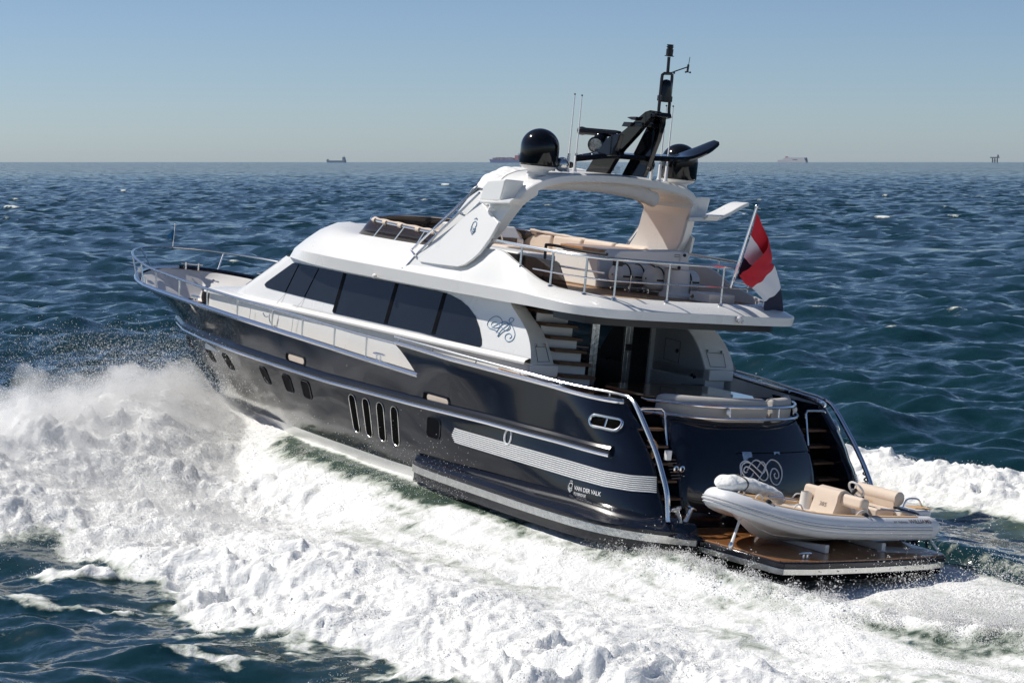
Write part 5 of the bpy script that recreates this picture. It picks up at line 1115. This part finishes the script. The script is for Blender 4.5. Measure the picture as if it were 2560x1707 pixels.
# ---------------------------------------------------------------- life raft canisters on the flybridge
def raft(c, label, first=None):
    if first is None:
        r_ = thing('liferaft_canister', label, 'life raft', 'life raft canisters on the flybridge'); r_.matrix_world = BOAT @ Matrix.Translation(Vector(c))
        prof = [(.02, -.60), (.13, -.58), (.19, -.52), (.205, -.42), (.205, -.28), (.215, -.26), (.205, -.24), (.205, .24), (.215, .26), (.205, .28), (.205, .42), (.19, .52), (.13, .58), (.02, .60)]
        MB().lathe(prof, (0, 0, .28), 24, (0, 1, 0)).build('shell', white2, r_, ang=50)
        MB().lathe([(.209, -.60*.7), (.209, .60*.7)], (0, 0, .28), 24, (0, 1, 0)) 
        m = MB(); m.box((-.208, -.50, .255), (.208, .50, .285)); m.build('seam_band', rubber, r_)
        for y in (-.3, .02, .34):
            MB().tube([(.213*math.cos(a), y, .28+.213*math.sin(a)) for a in np.linspace(-.3, math.pi+.3, 16)], .014, 6).build('strap', rubber, r_)
            MB().tube([(-.21, y, 0), (-.225, y, .30)], .02, 6).build('cradle_leg', steel, r_); MB().tube([(.21, y, 0), (.225, y, .30)], .02, 6).build('cradle_leg', steel, r_)
        MB().tube([(-.21, -.42, .03), (-.21, .44, .03)], .02, 6).build('cradle_rail', steel, r_); MB().tube([(.21, -.42, .03), (.21, .44, .03)], .02, 6).build('cradle_rail', steel, r_)
        return r_
    r_ = first.copy(); COL.objects.link(r_); r_.matrix_world = BOAT @ Matrix.Translation(Vector(c)); r_['label'] = label
    for ch in list(first.children):
        k = ch.copy(); COL.objects.link(k); k.parent = r_
    return r_
rf = raft((3.0, -.98, 1.46), 'white life raft canister in steel cradle under the davit, nearer the stern rail')
raft((3.52, -.62, 1.46), 'white life raft canister partly hidden behind the other one, against the bar', rf)
# ---------------------------------------------------------------- chairs at the cockpit table
def chair(c, label, first=None):
    if first is None:
        r_ = thing('cockpit_chair', label, 'chair', 'dark chairs at the cockpit table'); r_.matrix_world = BOAT @ Matrix.Translation(Vector(c))
        rbox('seat', (0, 0, .45), .5, .52, .06, blackm, bev=.015, parent=r_); rbox('backrest', (.26, 0, .74), .03, .56, .34, blackm, bev=.012, parent=r_)
        for x in (-.22, .25):
            for y in (-.24, .24): MB().tube([(x, y, 0), (x, y, .9 if x > 0 else .62)], .018, 6).build('leg', steel, r_)
        for y in (-.26, .26): MB().tube([(-.22, y, .62), (.25, y, .62)], .02, 6).build('armrest', woodrim, r_)
        return r_
    r_ = first.copy(); COL.objects.link(r_); r_.matrix_world = BOAT @ Matrix.Translation(Vector(c)); r_['label'] = label
    for ch in list(first.children): k = ch.copy(); COL.objects.link(k); k.parent = r_
    return r_
c1 = onX(2.5, 'a8', 165, 765); c2 = onX(2.5, 'a8', 620, 765)
ch1 = chair((2.24, c1[1], -1.0), 'dark chair at the cockpit table, standing in front of the saloon doors'); chair((2.24, c2[1], -1.0), 'dark chair at the cockpit table, beside the pale inner side wall', ch1)
# white chart lying on the table
# ---------------------------------------------------------------- ensign on its staff, pennant at the bow
fl = thing('ensign', 'red, white and blue ensign drooping from a slanted steel staff at the stern rail', 'flag', mtx=BOAT)
A = onX(1.12, 'a4', 1253, 1312); B = onX(.82, 'a4', 1560, 360)
MB().tube([A, B], .021, 8).build('staff', steel, fl); MB().ball(B, .035, 10).build('staff_head', steel, fl); MB().tube([B+np.array((0, -.02, -.02)), B+np.array((0, -.09, -.03))], .012, 6).build('halyard_block', steel, fl)
MB().tube([B+np.array((0, -.02, -.03)), onX(1.05, 'a4', 1295, 1240)], .006, 5).build('halyard', bone, fl)
G = [  # pixels of the photograph's flag used as a measured drawing: rows follow the hoist, columns follow the fly; third value is the offset towards the viewer in metres
 [(1565, 435, 0), (1640, 610, .02), (1700, 800, .16), (1600, 960, .34), (1420, 1120, .36), (1350, 1172, .33)],
 [(1527, 567, 0), (1668, 720, .0), (1738, 930, .10), (1690, 1060, .26), (1560, 1185, .33), (1425, 1268, .32)],
 [(1490, 695, 0), (1592, 850, -.03), (1690, 985, -.05), (1762, 1060, .06), (1650, 1208, .20), (1510, 1312, .25)],
 [(1450, 825, 0), (1545, 955, -.06), (1680, 1060, -.10), (1810, 1190, .02), (1700, 1310, .16), (1578, 1395, .20)],
 [(1408, 955, 0), (1500, 1050, -.08), (1650, 1140, -.12), (1845, 1300, -.02), (1740, 1420, .10), (1640, 1482, .16)],
 [(1365, 1080, 0), (1450, 1140, -.10), (1610, 1230, -.14), (1862, 1430, -.05), (1760, 1560, .06), (1648, 1600, .12)],
 [(1325, 1205, 0), (1400, 1230, -.10), (1570, 1330, -.16), (1858, 1560, -.06), (1790, 1670, .04), (1657, 1712, .10)]]
def flag_pt(u, v, d):
    t_ = (v-435)/(1205-435); xx = .82+.25*min(max(t_, 0), 1.6); p = onX(xx, 'a4', u, v); r_ = ray(px('a4', u, v)); r_ = r_/np.linalg.norm(r_); return p - r_*d
C_ = [[flag_pt(*q) for q in row] for row in G]
rows = [spline(r_, 10) for r_ in C_]; cols = [spline([r_[j] for r_ in rows], 6) for j in range(len(rows[0]))]; rows = [[c_[i] for c_ in cols] for i in range(len(cols[0]))]
rows = [[p + np.array((-.012*math.sin(j*.55+i*.25)*min(1, j/12), 0, .008*math.sin(j*.8-i*.3)*min(1, j/12))) for j, p in enumerate(r_)] for i, r_ in enumerate(rows)]
m = MB(); n_ = len(rows)
for i in range(n_-1): m.grid([rows[i], rows[i+1]], mi=0 if i < 12 else (1 if i < 24 else 2))
m.build('flag_cloth', [red, whi, blu], fl, ang=80)
pn = thing('bow_pennant', 'small blue pennant on a thin staff at the bow rail', 'flag', mtx=BOAT)
A = onY(0, 'a1', 537, 425); A = np.array((20.32, 0, .66)); B = A + np.array((-.02, 0, .56)); MB().tube([A, B], .014, 8).build('staff', steel, pn); MB().ball(B, .024, 8).build('staff_head', bone, pn)
m = MB(); Hh = [np.array((-.01, 0, .45)), np.array((-.015, 0, .15))]; rows = []
for k in np.linspace(0, 1, 9):
    top = A + Hh[0]*(1-k) + k*np.array((-.10, .22, .30)) + np.array((.03*math.sin(k*7), 0, 0)); bot = A + Hh[1]*(1-k) + k*np.array((-.10, .20, .26)) + np.array((.03*math.sin(k*7+.8), 0, 0)); rows.append([top*(1-q)+bot*q for q in np.linspace(0, 1, 5)])
m.grid(rows); m.build('pennant_cloth', cyan, pn, ang=80)
# ================================================================ ships on the horizon
DS = 9500.0
def ship_mtx(pxc, heading): return Matrix.Translation(Vector(((pxc-1280)/FOC*DS, DS, 0))) @ Matrix.Rotation(heading, 4, 'Z')
M1 = DS/FOC    # metres per photograph pixel at the ships
shm = mat('distant grey hull', (0.10, 0.16, 0.24), .6, noise=(.02, .2)); shw = mat('distant white paint', (0.62, 0.62, 0.62), .6, noise=(.02, .1)); shr = mat('distant red paint', (0.42, 0.14, 0.15), .6); shb = mat('distant blue hull', (0.12, 0.15, 0.30), .6); shc = mat('container stacks', (0.30, 0.24, 0.30), .7, noise=(.08, .6)); shs = mat('dark steelwork', (0.09, 0.10, 0.13), .7)
def shp(parent, name, material, pts, y0, y1, bev=0): return MB().prism([(x*M1*1.22, y0*.7, z*M1) for x, z in pts], (0, (y1-y0)*.7, 0)).build(name, material, parent, smooth=False)
def hullpoly(L_, h, rake): return [(-L_/2, h*1.25), (-L_/2+rake*1.6, h), (L_/2-2, h), (L_/2, h*1.15), (L_/2-.6, -2), (-L_/2+rake, -2)]
s1 = thing('coaster', 'small grey-blue coaster on the horizon with its bridge at the right end', 'ship'); s1.matrix_world = ship_mtx(842, rad(-38))
shp(s1, 'hull', shm, hullpoly(52, 5.2, 3.0), -6, 6); shp(s1, 'deckhouse', shm, [(18, 5), (24.5, 5), (24.5, 10), (22.5, 14), (18.5, 13.5)], -5, 5); shp(s1, 'mast', shs, [(20.8, 13), (21.8, 13), (21.6, 17), (21.0, 17)], -1, 1); shp(s1, 'foredeck', shm, [(-26, 6), (-21, 5), (-20.5, 7), (-23, 9)], -3, 3)
s2 = thing('container_ship', 'blue container ship with stacked boxes on the horizon, left of the black dome', 'ship'); s2.matrix_world = ship_mtx(1267, rad(-38))
shp(s2, 'hull', shb, hullpoly(84, 7, 3.5), -14, 14)
for x0, h in ((-34, 5), (-25, 6.2), (-15, 6), (-5, 5), (3, 6), (12, 5)): shp(s2, 'container_stack', shc, [(x0, 7), (x0+8.4, 7), (x0+8.4, 7+h), (x0, 7+h)], -13, 13)
shp(s2, 'bridge', shr, [(24, 7), (33, 7), (33, 18), (24, 18)], -12, 12); shp(s2, 'funnel', shw, [(29, 18), (33, 18), (33, 20), (31, 23), (29, 20)], -4, 4)
s3 = thing('ferry', 'large white ferry with a red funnel on the horizon', 'ferry'); s3.matrix_world = ship_mtx(1979, rad(-38))
shp(s3, 'hull', shw, [(-33, 6), (-30, 7), (33, 5), (34, -2), (-32, -2)], -14, 14); shp(s3, 'superstructure', shw, [(-30, 6.5), (-22, 8.5), (-14, 12.5), (26, 12.5), (30, 11), (31, 5)], -12, 12); shp(s3, 'window_band', shs, [(2, 6.4), (14, 6.4), (13, 8), (3, 8)], -12.6, -12.2); shp(s3, 'funnel', shr, [(-17, 12), (-11, 12), (-11, 15.5), (-16, 15.5)], -4, 4); shp(s3, 'bridge', shm, [(26.5, 4), (33.5, 4), (32, 12.3), (27, 12.3)], -11, 11.5)
s4 = thing('oil_platform', 'small dark offshore platform on legs on the horizon at the far right', 'platform'); s4.matrix_world = ship_mtx(2483, rad(-38))
shp(s4, 'deck', shs, [(-9, 11.5), (9, 11.5), (9, 14), (-9.5, 14)], -9, 9); shp(s4, 'crane_house', shs, [(5, 14), (8.5, 14), (8.5, 19), (6, 20)], -3, 3)
for x in (-5.5, -.5, 5): shp(s4, 'leg', shs, [(x, -2), (x+1.1, -2), (x+.9, 11.5), (x+.1, 11.5)], -6, 6)
shp(s4, 'brace', shs, [(-5, 5), (5.5, 5), (5.5, 5.8), (-5, 5.8)], -5, 5)
# ================================================================ spray thrown up by the bow and churned along the wake
def droplets(name, P, Rr, label=None):
    """many tiny four-sided grains of water in one object"""
    n = len(P); tet = np.array([(1, 1, 1), (1, -1, -1), (-1, 1, -1), (-1, -1, 1)], float)/1.732
    q = rng.normal(size=(n, 4)); q /= np.linalg.norm(q, axis=1)[:, None]; w_, x, y, z = q.T
    Rm = np.stack([np.stack([1-2*(y*y+z*z), 2*(x*y-z*w_), 2*(x*z+y*w_)], -1), np.stack([2*(x*y+z*w_), 1-2*(x*x+z*z), 2*(y*z-x*w_)], -1), np.stack([2*(x*z-y*w_), 2*(y*z+x*w_), 1-2*(x*x+y*y)], -1)], 1)
    V = np.einsum('nij,kj->nki', Rm, tet)*Rr[:, None, None] + P[:, None, :]
    F = (np.arange(n)*4)[:, None, None] + np.array([(0, 1, 2), (0, 3, 1), (0, 2, 3), (1, 3, 2)])[None]
    me = bpy.data.meshes.new(name); me.vertices.add(n*4); me.vertices.foreach_set('co', V.astype(np.float32).ravel())
    f = F.reshape(-1, 3).astype(np.int32); m = len(f); me.loops.add(m*3); me.loops.foreach_set('vertex_index', f.ravel()); me.polygons.add(m)
    me.polygons.foreach_set('loop_start', (np.arange(m)*3).astype(np.int32)); me.polygons.foreach_set('loop_total', np.full(m, 3, np.int32)); me.polygons.foreach_set('use_smooth', np.ones(m, bool)); me.update()
    o = bpy.data.objects.new(name, me); COL.objects.link(o); o['kind'] = 'stuff'; me.materials.append(spray_m); return o
spray_m = bpy.data.materials.new('white spray'); spray_m.use_nodes = True
_t = spray_m.node_tree; _t.nodes.clear(); _d = _t.nodes.new('ShaderNodeBsdfDiffuse'); _d.inputs[0].default_value = (.97, .97, .97, 1); _tr = _t.nodes.new('ShaderNodeBsdfTranslucent'); _tr.inputs[0].default_value = (.97, .97, .97, 1)
_m = _t.nodes.new('ShaderNodeMixShader'); _m.inputs[0].default_value = .65; _o = _t.nodes.new('ShaderNodeOutputMaterial'); _t.links.new(_d.outputs[0], _m.inputs[1]); _t.links.new(_tr.outputs[0], _m.inputs[2]); _t.links.new(_m.outputs[0], _o.inputs[0])
def height_at(X, Y): return sea_surface(X, Y, np.full_like(X, .08))
pts = []; rds = []
def emit(a, b, z, r): 
    X, Y = to_xy(a, b); pts.append(np.stack([X, Y, z], -1)); rds.append(r)
# bow plume: jets leaving the stem and shoulder on both sides, each a ballistic streak
for side, nj, per in ((1, 700, 240), (-1, 380, 240)):
    a0 = rng.uniform(13.0, 17.7, nj); b0 = np.interp(a0, *HB)+.1
    vb = rng.uniform(1.0, 8.8, nj); vz = np.minimum(rng.gamma(7.0, .47, nj)*np.interp(a0, [13, 15, 17.5], [.7, 1.0, 1.25]), 6.0); va = rng.uniform(-5.0, 1.2, nj); tm = rng.uniform(.0, 1.0, nj)
    T_ = np.clip(tm[:, None] + rng.normal(0, .15, (nj, per)), 0, 1)*np.minimum(2*vz/9.8+.15, 1.25)[:, None]
    sp = .12+.42*T_
    a = a0[:, None] + va[:, None]*T_ + rng.normal(0, 1, T_.shape)*sp; b = b0[:, None] + vb[:, None]*T_ + rng.normal(0, 1, T_.shape)*sp
    z = 1.05 + vz[:, None]*T_ - 4.9*T_**2 + rng.normal(0, 1, T_.shape)*sp*.5
    r = np.exp(rng.normal(math.log(.0056), .45, T_.shape))
    emit(a.ravel(), side*b.ravel(), z.ravel(), r.ravel())
# a fine haze low over the bow wave
n = 230000; a = rng.uniform(5, 17.5, n); b = np.interp(a, *HB) + np.interp(a, [5, 10, 17.5], [2.6, 1.6, .3]) + rng.gamma(2.2, 1.5, n); X, Y = to_xy(a, b); H, F, A_ = height_at(X, Y); cl = sst(-.35, .5, fbm(N2, X/2.2, Y/2.2, 3)); k = rng.random(n) < F
z = H + rng.exponential(.26, n)*np.interp(a, [5, 11, 17], [.3, 1.0, 1.3])*(.35+cl)
emit(a[k], b[k], z[k], np.exp(rng.normal(math.log(.0055), .4, n))[k])
# sparkle of drops close along the forward topsides
n = 9000; a = rng.uniform(3, 15, n); b = np.interp(a, *HB) + .15 + rng.exponential(.35, n); emit(a, b, .9 + rng.exponential(.22, n), np.exp(rng.normal(math.log(.005), .4, n)))
# drops flung from the crests of the foam, more where the foam is thick
n = 330000; a = rng.uniform(-14, 13, n); sd = np.where(rng.random(n) < .78, 1, -1); b = sd*rng.uniform(2.6, 10.5, n); X, Y = to_xy(a, b); H, F, A_ = height_at(X, Y)
cl = fbm(N2, X/.9, Y/.9, 3); k = (rng.random(n) < F*sst(-.1, .45, cl)); z = H + rng.exponential(.035, n) + .005; r = np.exp(rng.normal(math.log(.0062), .45, n)); emit(a[k], b[k], z[k], r[k])
# torn lip beside the platform and round the hollow behind it
n = 70000; a = rng.uniform(-9.5, -.1, n); tw_ = np.interp(a, [-13, -10.5, -8, -4.5, -2.0, -1.2], [0.0, 0.5, 1.25, 2.15, 2.45, 2.5]); b = tw_ + .38 + rng.normal(0, .22, n); X, Y = to_xy(a, b); H, F, A_ = height_at(X, Y)
cl = fbm(N3, X/.45, Y/.45, 3); k = rng.random(n) < sst(-.35, .4, cl); z = H + rng.exponential(.055, n)*(.5+1.6*sst(0, .5, cl)); emit(a[k], b[k], z[k], np.exp(rng.normal(math.log(.0062), .5, n))[k])
n = 220000; a = rng.uniform(-10.5, -3.9, n); b = rng.uniform(-2.4, 2.0, n); X, Y = to_xy(a, b); H, F, A_ = height_at(X, Y); cl = fbm(N1, X/1.1, Y/1.1, 3); k = rng.random(n) < sst(-.3, .5, cl)*sst(-3.6, -6, a); z = H + rng.exponential(.22, n); emit(a[k], b[k], z[k], np.exp(rng.normal(math.log(.0062), .45, n))[k])
P = np.concatenate(pts); Rr = np.concatenate(rds)
# nothing passes through the hull
iv = np.array(BOAT.inverted()); L_ = P @ iv[:3, :3].T + iv[:3, 3]
hx_ = np.array([hull_y(x, -1.6) for x in np.linspace(-2, 19, 200)]); lim = np.interp(L_[:, 0], np.linspace(-2, 19, 200), hx_)
keep = (np.abs(L_[:, 1]) > lim+.03) | (L_[:, 0] < -1.3) | (L_[:, 0] > 18.4); keep &= ~((L_[:, 0] < -1) & (L_[:, 0] > -3.8) & (np.abs(L_[:, 1]) < 1.85) & (L_[:, 2] > -2.35))
spray = droplets('sea_spray', P[keep], Rr[keep])
# soft mist hanging over the bow wave, a lumpy closed body of fine spray
def mist(side, name):
    A_ = np.linspace(9.5, 19.0, 110); B_ = np.linspace(0.0, 11.5, 110); aa, bb = np.meshgrid(A_, B_, indexing='ij')
    X, Y = to_xy(aa, side*bb); H = height_at(X, Y)[0]
    ac = np.interp(bb, [0, .6, 1.8, 3.6, 5.6, 8.0, 10.5], [17.8, 17.3, 16.4, 15.3, 14.4, 13.4, 12.2]); hc = np.interp(bb, [0, .4, 1.8, 3.6, 5.6, 8.0, 10, 11.5], [.1, .4, .8, .95, .95, .8, .5, 0])*(1 if side > 0 else .8)
    tq = aa-ac+.35*fbm(N5, X/1.3, Y/1.3, 3); f_ = np.exp(-(tq/np.where(tq > 0, .85, 2.2))**2)*hc
    Tk = f_*(0.80+.8*fbm(N3, X/1.5+5, Y/1.5, 4)) - .04
    Tk = np.where((bb < np.interp(aa, *HB)+.12) & (aa < 17.3), -1, Tk); Tk[0] = Tk[-1] = -1; Tk[:, 0] = -1; Tk[:, -1] = -1
    top = np.stack([X, Y, H+np.maximum(Tk, -.35)], -1); bot = np.stack([X, Y, H-.4], -1); n, k = X.shape
    m = MB(); m.grid(top.tolist()); m.grid(bot.tolist()); m.grid([top[0].tolist(), bot[0].tolist()]); m.grid([top[-1].tolist(), bot[-1].tolist()]); m.grid([top[:, 0].tolist(), bot[:, 0].tolist()]); m.grid([top[:, -1].tolist(), bot[:, -1].tolist()])
    o = m.build(name, mist_m, None); o['kind'] = 'stuff'; return o
mist_m = bpy.data.materials.new('spray mist'); mist_m.use_nodes = True; _t = mist_m.node_tree; _t.nodes.clear()
_g = _t.nodes.new('ShaderNodeNewGeometry'); _n = _t.nodes.new('ShaderNodeTexNoise'); _n.inputs['Scale'].default_value = 1.5; _n.inputs['Detail'].default_value = 5; _n.inputs['Roughness'].default_value = .6
_c = _t.nodes.new('ShaderNodeTexCoord'); _t.links.new(_c.outputs['Object'], _n.inputs['Vector'])
_r = _t.nodes.new('ShaderNodeMapRange'); _r.inputs[1].default_value = .40; _r.inputs[2].default_value = .72; _r.inputs[3].default_value = .1; _r.inputs[4].default_value = 2.6; _t.links.new(_n.outputs['Fac'], _r.inputs[0])
_v = _t.nodes.new('ShaderNodeVolumePrincipled'); _v.inputs['Color'].default_value = (1, 1, 1, 1); _v.inputs['Anisotropy'].default_value = .35; _t.links.new(_r.outputs[0], _v.inputs['Density'])
_o = _t.nodes.new('ShaderNodeOutputMaterial'); _t.links.new(_v.outputs[0], _o.inputs['Volume'])
mist(1, 'spray_mist'); mist(-1, 'spray_mist')
S.cycles.volume_bounces = 22; S.cycles.volume_step_rate = 1.0; S.cycles.volume_max_steps = 256
# ---------------------------------------------------------------- thin sea haze over the whole scene
hz = MB(); hz.lathe([(0.01, -4), (14600, -4), (14600, 62), (0.01, 62)], (0, 0, 0), 48)
hzo = hz.build('haze', [], None, smooth=False); hzo['kind'] = 'stuff'
hm = bpy.data.materials.new('sea haze'); hm.use_nodes = True; _t = hm.node_tree; _t.nodes.clear()
_v = _t.nodes.new('ShaderNodeVolumePrincipled'); _v.inputs['Color'].default_value = (0.70, 0.82, 1.0, 1); _v.inputs['Density'].default_value = 1.8e-5; _v.inputs['Anisotropy'].default_value = 0.0
_o = _t.nodes.new('ShaderNodeOutputMaterial'); _t.links.new(_v.outputs[0], _o.inputs['Volume']); hzo.data.materials.append(hm)
